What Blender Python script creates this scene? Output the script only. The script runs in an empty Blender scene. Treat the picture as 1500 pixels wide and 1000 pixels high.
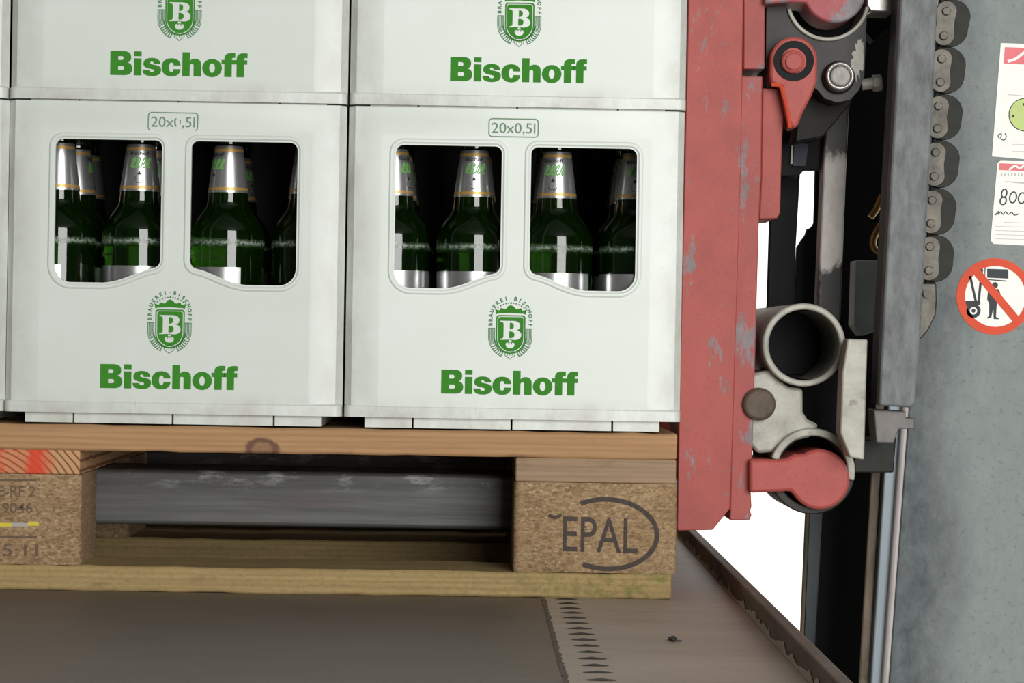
import bpy, bmesh, math, random
from mathutils import Vector, Matrix
C = bpy.context.scene
COL = C.collection
PI = math.pi
R = math.radians

# ------------------------------------------------------------------ camera
CAM = Vector((0.0, -2.300, 0.2264))
FPX = 3806.0
YAW, ROLL, PITCH = R(0.90), R(0.95), R(0.0)
Fw = Vector((math.sin(YAW), math.cos(YAW), 0))
Rt = Vector((math.cos(YAW), -math.sin(YAW), 0))
Up = Vector((0, 0, 1))
R2 = Rt * math.cos(ROLL) + Up * math.sin(ROLL)
U2 = -Rt * math.sin(ROLL) + Up * math.cos(ROLL)
cd = bpy.data.cameras.new('camera'); cam = bpy.data.objects.new('camera', cd); COL.objects.link(cam)
cd.sensor_width = 36.0; cd.lens = FPX / 1500 * 36.0; cd.clip_start = 0.05; cd.clip_end = 500
M3 = Matrix((R2, U2, -Fw)).transposed()
cam.matrix_world = Matrix.Translation(CAM) @ M3.to_4x4()
C.camera = cam

# ------------------------------------------------------------------ world, lights, exposure
w = bpy.data.worlds.new('sky'); C.world = w; w.use_nodes = True
bg = w.node_tree.nodes['Background']
bg.inputs['Color'].default_value = (1.0, 0.985, 0.95, 1); bg.inputs['Strength'].default_value = 1.6
ld = bpy.data.lights.new('door_daylight', 'AREA'); ld.shape = 'RECTANGLE'; ld.size = 3.2; ld.size_y = 3.6
ld.energy = 425; ld.color = (1.0, 1.0, 0.97)
lo = bpy.data.objects.new('door_daylight', ld); COL.objects.link(lo)
lo.location = (2.0, -6.2, 1.15)
lo.rotation_euler = (Vector((0.2, 0, 0.3)) - lo.location).to_track_quat('-Z', 'Y').to_euler()
C.view_settings.view_transform = 'Standard'; C.view_settings.look = 'None'
C.view_settings.gamma = 1; C.view_settings.use_curve_mapping = False
C.view_settings.exposure = 0.0

# ------------------------------------------------------------------ pixel helpers (a photo pixel to a point at its real depth)
def ray(px, py): return Fw + R2 * ((px - 750) / FPX) - U2 * ((py - 500) / FPX)
def W(px, py, Y):
    d = ray(px, py); p = CAM + d * ((Y - CAM.y) / d.y); return (p.x, p.z)
def WZ(px, py, z):
    d = ray(px, py); p = CAM + d * ((z - CAM.z) / d.z); return Vector((p.x, p.y, z))

PX1 = W(992, 760, 0)[0]; PXC = PX1 - .600; PX0 = PX1 - 1.2; PZ = .1475; BT = .0235   # pallet ends, height, board
FLOC = (W(1180, 500, .3)[0], .35, -1.15)                                             # foot of the forklift

# ------------------------------------------------------------------ materials
def lin(c):
    return tuple(((v / 255) / 12.92 if v / 255 <= 0.04045 else ((v / 255 + 0.055) / 1.055) ** 2.4) for v in c) + (1,)
MATS = {}
class NT:
    def __init__(s, name):
        s.m = bpy.data.materials.new(name); s.m.use_nodes = True; s.t = s.m.node_tree
        s.b = s.t.nodes['Principled BSDF']
    def n(s, t, **kw):
        o = s.t.nodes.new(t)
        for k, v in kw.items():
            if k in o.inputs: o.inputs[k].default_value = v
            else: setattr(o, k, v)
        return o
    def l(s, a, b): s.t.links.new(a, b)
    def coord(s, scale=(1, 1, 1), loc=(0, 0, 0)):
        tc = s.n('ShaderNodeTexCoord'); mp = s.n('ShaderNodeMapping'); mp.inputs['Scale'].default_value = scale
        mp.inputs['Location'].default_value = loc
        s.l(tc.outputs['Object'], mp.inputs['Vector']); return mp.outputs['Vector']
    def noise(s, scale, detail=4, vec=None, rough=0.6):
        o = s.n('ShaderNodeTexNoise'); o.inputs['Scale'].default_value = scale; o.inputs['Detail'].default_value = detail
        o.inputs['Roughness'].default_value = rough
        s.l(vec if vec else s.coord(), o.inputs['Vector']); return o.outputs['Fac']
    def ramp(s, fac, stops, interp='LINEAR'):
        o = s.n('ShaderNodeValToRGB'); o.color_ramp.interpolation = interp
        e = o.color_ramp.elements
        while len(e) < len(stops): e.new(0.5)
        for i, (p, c) in enumerate(stops):
            e[i].position = p; e[i].color = c if len(c) == 4 else tuple(c) + (1,)
        s.l(fac, o.inputs['Fac']); return o.outputs['Color']
    def mix(s, fac, a, b, mode='MIX'):
        o = s.n('ShaderNodeMix', data_type='RGBA', blend_type=mode)
        for k, v in ((0, fac), (6, a), (7, b)):
            if hasattr(v, 'is_linked'): s.l(v, o.inputs[k])
            else: o.inputs[k].default_value = v
        return o.outputs[2]
    def bump(s, h, strength=0.3, dist=0.002):
        o = s.n('ShaderNodeBump'); o.inputs['Strength'].default_value = strength; o.inputs['Distance'].default_value = dist
        s.l(h, o.inputs['Height']); s.l(o.outputs['Normal'], s.b.inputs['Normal'])
    def col(s, v):
        if hasattr(v, 'is_linked'): s.l(v, s.b.inputs['Base Color'])
        else: s.b.inputs['Base Color'].default_value = v
        return s
    def set(s, rough=0.5, metal=0.0, **kw):
        s.b.inputs['Roughness'].default_value = rough; s.b.inputs['Metallic'].default_value = metal
        for k, v in kw.items(): s.b.inputs[k].default_value = v
        return s
def g(v): return (v, v, v, 1)
def plain(name, c, rough=0.5, metal=0.0, var=0.10, nscale=40):
    t = NT(name); c4 = lin(c)
    nz = t.noise(nscale)
    lo_ = tuple(x * (1 - var) for x in c4[:3]); hi = tuple(min(1, x * (1 + var)) for x in c4[:3])
    t.col(t.ramp(nz, [(0.3, lo_), (0.7, hi)])); t.set(rough, metal); return t.m

def mk_crate_plastic(name='white_crate_plastic', k=1.0, tint=(1, 1, 1)):
    t = NT(name)
    a = t.ramp(t.noise(9, 5, t.coord((1, 1, 1.6))), [(0.35, tuple(k * q * v for q, v in zip(tint, (0.735, 0.765, 0.72)))), (0.65, tuple(k * q * v for q, v in zip(tint, (0.775, 0.80, 0.77))))])
    scuff = t.ramp(t.noise(60, 6, t.coord((0.25, 1, 1.5)), 0.7), [(0.66, g(0)), (0.74, g(0.30))])
    c = t.mix(scuff, a, (0.47, 0.47, 0.41, 1))
    spk = t.ramp(t.noise(170, 3, t.coord((1, 1, .5))), [(0.72, g(0)), (0.76, g(0.45))])
    c = t.mix(spk, c, (0.40, 0.36, 0.33, 1))
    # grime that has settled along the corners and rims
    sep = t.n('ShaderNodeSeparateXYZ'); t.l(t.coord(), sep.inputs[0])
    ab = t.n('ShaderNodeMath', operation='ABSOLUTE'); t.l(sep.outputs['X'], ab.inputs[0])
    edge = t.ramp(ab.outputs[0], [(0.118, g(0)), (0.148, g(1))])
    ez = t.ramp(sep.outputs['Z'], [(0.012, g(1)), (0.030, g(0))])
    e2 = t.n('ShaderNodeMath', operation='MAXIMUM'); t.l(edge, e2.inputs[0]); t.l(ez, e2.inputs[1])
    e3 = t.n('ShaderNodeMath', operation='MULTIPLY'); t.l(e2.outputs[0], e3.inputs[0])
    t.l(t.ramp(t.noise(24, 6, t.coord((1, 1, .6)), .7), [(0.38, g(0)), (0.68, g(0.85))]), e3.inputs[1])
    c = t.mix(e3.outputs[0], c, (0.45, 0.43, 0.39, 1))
    t.col(c); t.set(0.38); t.bump(t.noise(120, 4, t.coord((.15, 1, 1))), 0.06, 0.001)
    return t.m

def mk_wood(name, c1, c2, scale=(1.2, 14, 30), green=False, knot=False):
    t = NT(name)
    v = t.coord(scale)
    n1 = t.noise(6, 6, v, 0.65)
    c = t.ramp(n1, [(0.3, lin(c1)), (0.7, lin(c2))])
    wv = t.n('ShaderNodeTexWave', wave_type='BANDS', bands_direction='Z'); wv.inputs['Scale'].default_value = 2.2
    wv.inputs['Distortion'].default_value = 5; wv.inputs['Detail'].default_value = 3; t.l(v, wv.inputs['Vector'])
    c = t.mix(t.ramp(wv.outputs['Fac'], [(0.3, g(0.0)), (1.0, g(0.22))]), c, lin(tuple(x * .72 for x in c1)))
    dirt = t.ramp(t.noise(45, 6, t.coord((.4, 1, 1)), .7), [(0.58, g(0)), (0.75, g(0.55))])
    c = t.mix(dirt, c, lin((92, 76, 58)))
    if green:
        gm = t.ramp(t.noise(70, 5, None, .7), [(0.48, g(0)), (0.60, g(0.75))])
        sep = t.n('ShaderNodeSeparateXYZ'); t.l(t.coord(), sep.inputs[0])
        gx = t.ramp(sep.outputs['X'], [(0.35, g(0)), (0.55, g(1))])
        mm = t.n('ShaderNodeMath', operation='MULTIPLY'); t.l(gm, mm.inputs[0]); t.l(gx, mm.inputs[1])
        c = t.mix(mm.outputs[0], c, lin((112, 112, 48)))
        c = t.mix(t.ramp(t.noise(300, 5, t.coord((.6, 1, 1)), .75), [(0.5, g(0)), (0.62, g(0.35))]), c, lin((112, 94, 66)))
    if knot:
        kx, kz = W(384, 658, 0); vk = t.coord((1, 0, 1.5), (PXC - kx, 0, -kz * 1.5))
        ln = t.n('ShaderNodeVectorMath', operation='LENGTH'); t.l(vk, ln.inputs[0])
        wb = t.n('ShaderNodeMath', operation='MULTIPLY_ADD'); t.l(t.noise(160, 3), wb.inputs[0]); wb.inputs[1].default_value = .006; t.l(ln.outputs['Value'], wb.inputs[2])
        rk = t.n('ShaderNodeMapRange'); t.l(wb.outputs[0], rk.inputs['Value']); rk.inputs['From Max'].default_value = .030
        c = t.mix(t.ramp(rk.outputs[0], [(0.0, g(.35)), (0.36, g(.45)), (0.46, g(.9)), (0.56, g(.85)), (0.66, g(0))]), c, lin((92, 58, 48)))
    t.col(c); t.set(0.75); t.bump(n1, 0.25, 0.0015); return t.m

def mk_chip():
    t = NT('pressed_chipboard')
    v1 = t.n('ShaderNodeTexVoronoi'); v1.inputs['Scale'].default_value = 430
    ds = t.mix(0.006, t.coord((.8, 1, 1.5)), t.n('ShaderNodeTexNoise', Scale=160.0).outputs['Color'], 'ADD')
    t.l(ds, v1.inputs['Vector'])
    sx = t.n('ShaderNodeSeparateColor'); t.l(v1.outputs['Color'], sx.inputs[0])
    c = t.ramp(sx.outputs[0], [(0.0, lin((106, 80, 54))), (0.3, lin((144, 116, 84))), (0.62, lin((166, 136, 101))), (0.93, lin((178, 152, 117))), (1.0, lin((212, 190, 160)))])
    n = t.noise(260, 5, t.coord((1, 1, 1.6)), .75)
    c = t.mix(t.ramp(n, [(0.52, g(0)), (0.62, g(0.8))]), c, lin((76, 54, 34)))
    st = t.noise(420, 3, t.coord((.35, 1, 1)), .7)
    c = t.mix(t.ramp(st, [(0.62, g(0)), (0.70, g(0.55))]), c, lin((204, 180, 144)))
    big = t.ramp(t.noise(22, 4), [(0.35, lin((130, 104, 72))), (0.7, lin((166, 138, 102)))])
    c = t.mix(0.35, c, big)
    t.col(c); t.set(0.85); t.bump(n, 0.5, 0.0015); return t.m

def mk_red(name='worn_red_paint', wear=0.58, c=(166, 80, 74)):
    t = NT(name)
    base = t.ramp(t.noise(30, 4), [(0.3, lin(tuple(int(x * .95) for x in c))), (0.7, lin(tuple(min(255, int(x * 1.05)) for x in c)))])
    hot = t.ramp(t.noise(14, 3), [(0.62, g(0)), (0.75, g(0.6))])
    base = t.mix(hot, base, lin((190, 72, 62)))
    m = t.ramp(t.noise(22, 8, t.coord((1.3, 1, .55)), .72), [(wear, g(0)), (wear + .05, g(1))])
    base = t.mix(t.ramp(t.noise(320, 5, t.coord((1, 1, .7)), .75), [(0.52, g(0)), (0.68, g(0.45))]), base, lin((138, 66, 66)))
    m2 = t.ramp(t.noise(95, 5, t.coord((1, 1, .5)), .75), [(0.64, g(0)), (0.68, g(.8))])
    base = t.mix(m2, base, lin((128, 104, 106)))
    c2 = t.mix(m, base, t.ramp(t.noise(60, 3), [(0.3, lin((112, 104, 106))), (0.7, lin((140, 132, 136)))]))
    t.col(c2); t.set(0.5); t.bump(t.noise(200, 3), 0.12, 0.001); return t.m

def mk_steel(name, a, b, rough=0.55, metal=0.3, streak=(1, 1, 1), sc=18, blot=None, spec=0.5):
    t = NT(name)
    n = t.noise(sc, 7, t.coord(streak), .68)
    c = t.ramp(n, [(0.32, lin(a)), (0.68, lin(b))])
    if blot:
        c = t.mix(t.ramp(t.noise(sc * 1.7, 6, None, .7), [(0.58, g(0)), (0.68, g(0.7))]), c, lin(blot))
    t.col(c); t.set(rough, metal, **{'Specular IOR Level': spec}); t.bump(t.noise(90, 5), 0.15, 0.001); return t.m

def mk_tine():
    t = NT('drawn_fork_steel')
    n = t.noise(22, 7, t.coord((.2, 1, 6)), .68)
    c = t.ramp(n, [(0.32, lin((66, 66, 63))), (0.68, lin((96, 96, 94)))])
    pk = t.ramp(t.noise(14, 6, t.coord((.5, 1, 3)), .7), [(0.52, g(0)), (0.66, g(.45))])
    c = t.mix(pk, c, lin((88, 70, 72)))
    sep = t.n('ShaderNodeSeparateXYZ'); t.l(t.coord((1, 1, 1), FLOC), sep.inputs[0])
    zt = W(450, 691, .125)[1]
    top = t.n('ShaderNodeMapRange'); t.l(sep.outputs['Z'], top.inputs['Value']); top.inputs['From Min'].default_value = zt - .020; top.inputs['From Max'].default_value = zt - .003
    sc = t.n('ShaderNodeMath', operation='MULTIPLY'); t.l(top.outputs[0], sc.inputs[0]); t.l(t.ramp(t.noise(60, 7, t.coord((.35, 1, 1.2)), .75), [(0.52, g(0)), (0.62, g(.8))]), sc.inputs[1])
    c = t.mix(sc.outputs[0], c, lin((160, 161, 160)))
    t.col(c); t.set(0.5, 0.3); t.bump(n, .1, .001); return t.m

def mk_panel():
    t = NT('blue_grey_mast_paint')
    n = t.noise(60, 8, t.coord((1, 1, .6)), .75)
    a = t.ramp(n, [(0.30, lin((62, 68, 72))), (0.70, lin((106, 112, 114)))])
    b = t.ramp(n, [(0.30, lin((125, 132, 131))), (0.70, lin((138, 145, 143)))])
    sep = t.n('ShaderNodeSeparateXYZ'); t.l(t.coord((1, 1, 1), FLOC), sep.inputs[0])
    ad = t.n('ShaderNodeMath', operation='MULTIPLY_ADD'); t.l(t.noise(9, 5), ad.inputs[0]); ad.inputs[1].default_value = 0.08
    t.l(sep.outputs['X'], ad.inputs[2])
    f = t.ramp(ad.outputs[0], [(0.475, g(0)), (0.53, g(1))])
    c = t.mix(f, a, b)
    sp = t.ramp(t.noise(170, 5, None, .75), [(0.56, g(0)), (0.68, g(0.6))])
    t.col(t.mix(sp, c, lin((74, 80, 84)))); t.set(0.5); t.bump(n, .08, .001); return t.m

def mk_grease_bar():
    t = NT('greased_grey_steel')
    n = t.noise(26, 6, t.coord((1, 1, .6)), .7)
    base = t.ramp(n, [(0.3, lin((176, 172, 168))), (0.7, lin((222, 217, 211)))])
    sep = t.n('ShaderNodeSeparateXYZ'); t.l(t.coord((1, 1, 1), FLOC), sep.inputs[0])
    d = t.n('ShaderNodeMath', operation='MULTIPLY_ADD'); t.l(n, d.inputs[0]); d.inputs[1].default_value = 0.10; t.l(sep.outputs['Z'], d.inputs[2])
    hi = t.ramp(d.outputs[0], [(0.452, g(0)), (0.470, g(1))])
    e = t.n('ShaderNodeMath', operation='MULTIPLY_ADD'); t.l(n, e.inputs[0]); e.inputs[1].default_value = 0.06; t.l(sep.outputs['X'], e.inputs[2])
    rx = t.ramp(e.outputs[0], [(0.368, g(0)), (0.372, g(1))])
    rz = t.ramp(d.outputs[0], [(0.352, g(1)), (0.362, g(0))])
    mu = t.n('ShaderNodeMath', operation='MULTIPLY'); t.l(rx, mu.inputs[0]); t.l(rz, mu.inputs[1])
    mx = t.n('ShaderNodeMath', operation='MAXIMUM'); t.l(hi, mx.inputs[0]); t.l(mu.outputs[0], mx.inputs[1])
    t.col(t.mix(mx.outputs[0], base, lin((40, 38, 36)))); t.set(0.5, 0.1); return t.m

def mk_glass():
    t = NT('green_bottle_glass')
    sep = t.n('ShaderNodeSeparateXYZ'); t.l(t.coord(), sep.inputs[0])
    ringm = t.ramp(sep.outputs['Z'], [(0.1383, g(0)), (0.1388, g(1)), (0.1410, g(1)), (0.1415, g(0))])
    nz = t.ramp(t.noise(260, 4, None, .7), [(0.36, g(0)), (0.56, g(0.75))])
    mm = t.n('ShaderNodeMath', operation='MULTIPLY'); t.l(ringm, mm.inputs[0]); t.l(nz, mm.inputs[1])
    c = t.mix(mm.outputs[0], (0.016, 0.075, 0.003, 1), (0.42, 0.46, 0.43, 1))
    t.col(c); t.set(0.04, 0.0, IOR=1.5)
    tr = t.n('ShaderNodeMath', operation='SUBTRACT'); tr.inputs[0].default_value = 0.92; t.l(mm.outputs[0], tr.inputs[1]); tr.use_clamp = True
    t.l(tr.outputs[0], t.b.inputs['Transmission Weight'])
    rg = t.n('ShaderNodeMath', operation='MULTIPLY_ADD'); t.l(mm.outputs[0], rg.inputs[0]); rg.inputs[1].default_value = .6; rg.inputs[2].default_value = .04
    t.l(rg.outputs[0], t.b.inputs['Roughness'])
    return t.m

def mk_deck(name, a, b):
    t = NT(name)
    n = t.noise(7, 7, t.coord((.35, 1.2, 1)), .65)
    c = t.ramp(n, [(0.3, lin(a)), (0.7, lin(b))])
    c = t.mix(t.ramp(t.noise(60, 6, t.coord((.3, 1, 1)), .7), [(0.45, g(0)), (0.8, g(0.4))]), c, lin((130, 116, 104)))
    sp = t.ramp(t.noise(140, 3), [(0.70, g(0)), (0.74, g(0.55))])
    t.col(t.mix(sp, c, lin((62, 52, 44)))); t.set(0.52, 0, **{'Specular IOR Level': 0.35}); t.bump(t.noise(240, 4, t.coord((.5, 1, 1))), 0.18, 0.001); return t.m

def mk_endgrain():
    t = NT('red_sprayed_end_grain')
    wv = t.n('ShaderNodeTexWave', wave_type='RINGS', rings_direction='Y'); wv.inputs['Scale'].default_value = 60
    wv.inputs['Distortion'].default_value = 1.5; t.l(t.coord((1, 1, 1.0), (0.03, 0, -0.04)), wv.inputs['Vector'])
    base = t.ramp(wv.outputs['Fac'], [(0.1, lin((128, 84, 54))), (0.35, lin((190, 146, 104)))])
    sep = t.n('ShaderNodeSeparateXYZ'); t.l(t.coord(), sep.inputs[0])
    nz = t.n('ShaderNodeMath', operation='MULTIPLY_ADD'); t.l(t.noise(30, 4), nz.inputs[0]); nz.inputs[1].default_value = .03; t.l(sep.outputs['X'], nz.inputs[2])
    f = t.ramp(nz.outputs[0], [(0.0, g(0)), (1.0, g(1))])
    mr = t.n('ShaderNodeMapRange'); t.l(nz.outputs[0], mr.inputs['Value']); mr.inputs['From Min'].default_value = -0.0575; mr.inputs['From Max'].default_value = 0.0875
    m = t.ramp(mr.outputs[0], [(0.0, g(.95)), (0.50, g(.9)), (0.54, g(.3)), (0.64, g(.3)), (0.68, g(.95)), (0.76, g(.9)), (0.84, g(.0))])
    t.col(t.mix(m, base, lin((208, 62, 38)))); t.set(0.8); return t.m

M = dict(
    plastic=mk_crate_plastic('white_crate_plastic', 0.94, (0.975, 1.0, 0.99)), plasticshade=mk_crate_plastic('shaded_crate_plastic', 0.85, (0.975, 1.0, 0.985)),
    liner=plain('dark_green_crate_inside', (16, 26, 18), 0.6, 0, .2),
    print=plain('green_print', (58, 130, 40), 0.6, 0, .08, 60),
    printthin=plain('pale_green_print', (82, 128, 90), 0.5, 0, .08, 60),
    printgrey=plain('grey_green_print', (112, 142, 116), 0.5, 0, .08, 60),
    wood=mk_wood('pallet_top_wood', (160, 121, 82), (182, 141, 99), knot=True),
    woodb=mk_wood('pallet_bottom_wood', (154, 130, 84), (178, 152, 102), green=True),
    woodg=mk_wood('grey_weathered_wood', (140, 116, 92), (166, 138, 108)),
    chip=mk_chip(), endgrain=mk_endgrain(),
    burn=plain('burnt_brand_mark', (70, 60, 56), 0.85, 0, .25, 300),
    burn2=plain('faded_burnt_mark', (104, 84, 68), 0.85, 0, .25, 300),
    yellow=plain('yellow_clip', (206, 190, 50), 0.5, 0, .1), clip=plain('bare_metal_clip', (176, 170, 168), 0.4, .5, .1),
    red=mk_red(), redwear=mk_red('heavily_worn_red_paint', 0.525, (164, 80, 76)), redgrey=mk_red('grey_scuffed_red_paint', 0.47, (170, 88, 92)), redclean=mk_red('fresher_red_paint', 0.64, (176, 84, 78)),
    orange=plain('orange_red_paint', (196, 72, 44), 0.5, 0, .1),
    steel=mk_tine(), _steel=mk_steel('drawn_fork_steel', (88, 90, 92), (122, 124, 126), 0.5, 0.35, (.2, 1, 6), 22, (84, 72, 76)),
    cast=mk_steel('silver_cast_steel', (140, 138, 128), (186, 184, 173), 0.55, 0.1, (1, 1, 1), 30, (110, 104, 98)),
    castdark=mk_steel('greasy_dark_casting', (12, 11, 11), (44, 41, 38), 0.5, 0.0, (1, 1, 1), 30, (8, 8, 8), 0.35),
    black=mk_steel('black_greased_steel', (12, 13, 14), (24, 25, 27), 0.65, 0.0, (1, 1, .3), 14, None, 0.2),
    darkgrey=mk_steel('dark_grey_steel', (62, 68, 72), (88, 94, 98), 0.6, 0.1, (1, 1, .3), 16),
    midgrey=mk_steel('mid_grey_paint', (104, 116, 118), (128, 138, 140), 0.5, 0.1, (1, 1, .5), 14),
    rail=mk_steel('mast_rail_steel', (86, 90, 92), (127, 131, 131), 0.55, 0.0, (1.6, 1, .6), 60, (104, 92, 90)),
    raildark=mk_steel('brown_greased_shaded_steel', (28, 23, 21), (44, 37, 34), 0.6, 0.1, (1, 1, .3), 20),
    chain=mk_steel('oily_chain_steel', (50, 47, 42), (90, 85, 76), 0.42, 0.35, (1, 1, 1), 60, (52, 48, 44)),
    chaindark=mk_steel('dark_chain_steel', (26, 27, 23), (46, 46, 40), 0.5, 0.3, (1, 1, 1), 40),
    panel=mk_panel(), edge=mk_steel('worn_pale_edge', (160, 152, 152), (196, 188, 186), 0.5, 0, (1, 1, .4), 30),
    bluegrey=mk_steel('pale_blue_grey_paint', (122, 134, 143), (142, 153, 160), 0.5, 0, (1, 1, .3), 12),
    boltpin=mk_steel('dull_bolt_steel', (132, 128, 124), (180, 176, 172), 0.6, 0.0, (1, 1, 1), 120), block=mk_steel('grey_painted_block', (150, 162, 162), (172, 182, 182), 0.5, 0), navy=plain('dark_navy_paint', (30, 38, 52), .6), railfoot=mk_steel('dull_brown_grey_steel', (92, 88, 87), (120, 115, 113), 0.55, 0.1, (1, 1, 1), 30), greasebar=mk_grease_bar(), brown=mk_steel('rust_brown_steel', (74, 62, 52), (104, 90, 76), 0.7, 0.1, (1, 1, 1), 40, (60, 48, 38)),
    rustwood=mk_steel('weathered_brown_edge', (66, 58, 49), (122, 108, 92), 0.8, 0, (1, 1, .25), 40, (60, 52, 44)),
    grease=mk_steel('black_brown_grease', (9, 8, 8), (22, 19, 17), 0.6, 0.0, (1, 1, 1), 26, None, 0.25), brass=plain('brass', (190, 160, 100), 0.35, .8, .15), shiny=mk_steel('bright_plated_steel', (170, 168, 162), (222, 220, 214), 0.3, 0.7, (1, 1, 1), 40),
    glass=mk_glass(), foil=plain('silver_foil', (205, 205, 206), 0.28, 0.85, .06, 90), gold=plain('gold_foil_band', (198, 158, 92), 0.4, .5, .08),
    inkblack=plain('black_ink', (34, 34, 34), 0.6, 0, .1), inkgreen=plain('green_ink', (104, 168, 84), 0.5, 0, .1),
    cap=plain('green_bottle_cap', (40, 96, 48), 0.35, .5, .1),
    paper=plain('white_sticker_paper', (240, 240, 234), 0.45, 0, .03, 30), pinkred=plain('faded_red_print', (226, 100, 108), 0.5, 0, .08, 60),
    lime=plain('lime_green_print', (186, 206, 116), 0.5, 0, .08, 60), signred=plain('orange_red_sign_print', (222, 82, 52), 0.5, 0, .08, 40),
    signink=plain('dark_grey_sign_print', (62, 66, 68), 0.5, 0, .1, 50), palegrey=plain('pale_grey_print', (186, 186, 184), 0.5, 0, .06, 60),
    deck=mk_deck('brown_grey_deck', (98, 88, 80), (112, 101, 91)), deck2=mk_deck('paler_lit_brown_grey_deck', (164, 150, 138), (184, 169, 156)),  # light from the right is put into the paler deck colour
    deckdark=plain('dark_deck_mark', (50, 44, 40), 0.6, 0, .2), rust=mk_steel('rusty_deck_rim', (84, 70, 62), (116, 98, 86), 0.7, 0.1, (1, .4, 1), 40, (66, 54, 48)),
    dirt=plain('brown_dirt', (92, 74, 56), 0.95, 0, .3, 120),
    concrete=plain('pale_yard_concrete', (236, 230, 218), 0.9, 0, .06, 0.6), hall=plain('grey_hall_wall', (120, 122, 122), 0.9, 0, .05, 1.0),
    hallfloor=plain('grey_hall_floor', (128, 124, 118), 0.8, 0, .08, 2.0),
)

for k_, v_ in dict(print=.1, printthin=.1, printgrey=.1, chaindark=.15, chain=.3, panel=.2, red=.25, redwear=.25, redclean=.25, redgrey=.25, signred=.15, signink=.15, rail=.3).items():
    M[k_].node_tree.nodes['Principled BSDF'].inputs['Specular IOR Level'].default_value = v_
for k_ in ('chaindark',): M[k_].node_tree.nodes['Principled BSDF'].inputs['Metallic'].default_value = 0

# ------------------------------------------------------------------ mesh helpers
OFF = {}                      # world offset of each root, so meshes can be written in world coordinates
def mk(name, bm, mat, parent=None, off=None, smooth=35, bevel=0, mats=None, segs=2):
    me = bpy.data.meshes.new(name)
    o0 = off if off is not None else (OFF.get(parent.name, Vector()) if parent else Vector())
    if o0.length: bmesh.ops.translate(bm, verts=bm.verts, vec=-o0)
    bm.normal_update(); bm.to_mesh(me); bm.free()
    for m_ in (mats or [mat]): me.materials.append(M[m_] if isinstance(m_, str) else m_)
    if smooth:
        me.shade_smooth(); me.set_sharp_from_angle(angle=R(smooth))
    o = bpy.data.objects.new(name, me); COL.objects.link(o)
    if parent: o.parent = parent
    OFF[o.name] = o0
    if bevel:
        b = o.modifiers.new('soft_edges', 'BEVEL'); b.width = bevel; b.segments = segs; b.limit_method = 'ANGLE'; b.angle_limit = R(40)
    return o
def thing(name, label, cat, loc=(0, 0, 0), group=None):
    o = bpy.data.objects.new(name, None); COL.objects.link(o); o.location = loc; o.empty_display_size = .05
    o['label'] = label; o['category'] = cat
    if group: o['group'] = group
    OFF[o.name] = Vector(loc); return o
def tag(o, label, cat, group=None):
    o['label'] = label; o['category'] = cat
    if group: o['group'] = group
    return o
def structure(o): o['kind'] = 'structure'; return o
def add_box(bm, x0, x1, y0, y1, z0, z1, mi=0):
    v = [bm.verts.new(p) for p in ((x0, y0, z0), (x1, y0, z0), (x1, y1, z0), (x0, y1, z0), (x0, y0, z1), (x1, y0, z1), (x1, y1, z1), (x0, y1, z1))]
    for f in ((0, 3, 2, 1), (4, 5, 6, 7), (0, 1, 5, 4), (1, 2, 6, 5), (2, 3, 7, 6), (3, 0, 4, 7)):
        fc = bm.faces.new([v[i] for i in f]); fc.material_index = mi
    return v
def box(*a): bm = bmesh.new(); add_box(bm, *a); return bm
def add_prism(bm, pts, y0, y1, mi=0):
    """pts (x,z) outline, extruded along Y from y0 to y1"""
    area = sum(pts[i][0] * pts[(i + 1) % len(pts)][1] - pts[(i + 1) % len(pts)][0] * pts[i][1] for i in range(len(pts)))
    if area < 0: pts = pts[::-1]
    a = [bm.verts.new((x, y0, z)) for x, z in pts]; b = [bm.verts.new((x, y1, z)) for x, z in pts]
    n = len(pts)
    f = bm.faces.new(a); f.material_index = mi
    f = bm.faces.new(b[::-1]); f.material_index = mi
    for i in range(n):
        f = bm.faces.new((a[i], b[i], b[(i + 1) % n], a[(i + 1) % n])); f.material_index = mi
def pprism(pxs, Y, th, bm=None, mi=0):
    bm = bm or bmesh.new(); add_prism(bm, [W(x, y, Y) for x, y in pxs], Y, Y + th, mi); return bm
def arc(cx, cy, r, a0, a1, n=24, ry=None):
    ry = ry or r
    return [(cx + r * math.cos(R(a0 + (a1 - a0) * i / n)), cy - ry * math.sin(R(a0 + (a1 - a0) * i / n))) for i in range(n + 1)]
def circ(cx, cy, r, n=40): return arc(cx, cy, r, 0, 360 * (n - 1) / n, n - 1)
def pcyl(cx, cy, r, Y, th, n=40, bm=None, mi=0): return pprism(circ(cx, cy, r, n), Y, th, bm, mi)
def ptube(cx, cy, ro, ri, Y, length, n=48, a0=0, a1=360, bm=None, mi=0):
    """hollow tube along Y whose near end sits at pixel (cx,cy)"""
    bm = bm or bmesh.new(); c = W(cx, cy, Y); k = (Y - CAM.y) / FPX; Ro, Ri = ro * k, ri * k
    full = abs(a1 - a0) >= 360; m = n if full else n + 1
    rows = []
    for r_, y in ((Ro, Y), (Ro, Y + length), (Ri, Y + length), (Ri, Y)):
        rows.append([bm.verts.new((c[0] + r_ * math.cos(R(a0 + (a1 - a0) * i / n)), y, c[1] + r_ * math.sin(R(a0 + (a1 - a0) * i / n)))) for i in range(m)])
    for j in range(4):
        A, B = rows[j], rows[(j + 1) % 4]
        for i in range(n):
            k2 = (i + 1) % m
            f = bm.faces.new((A[i], B[i], B[k2], A[k2])); f.material_index = mi
    if not full:
        bm.faces.new([rows[j][0] for j in range(4)]); bm.faces.new([rows[j][n] for j in range(3, -1, -1)])
    bmesh.ops.recalc_face_normals(bm, faces=bm.faces); return bm
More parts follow.
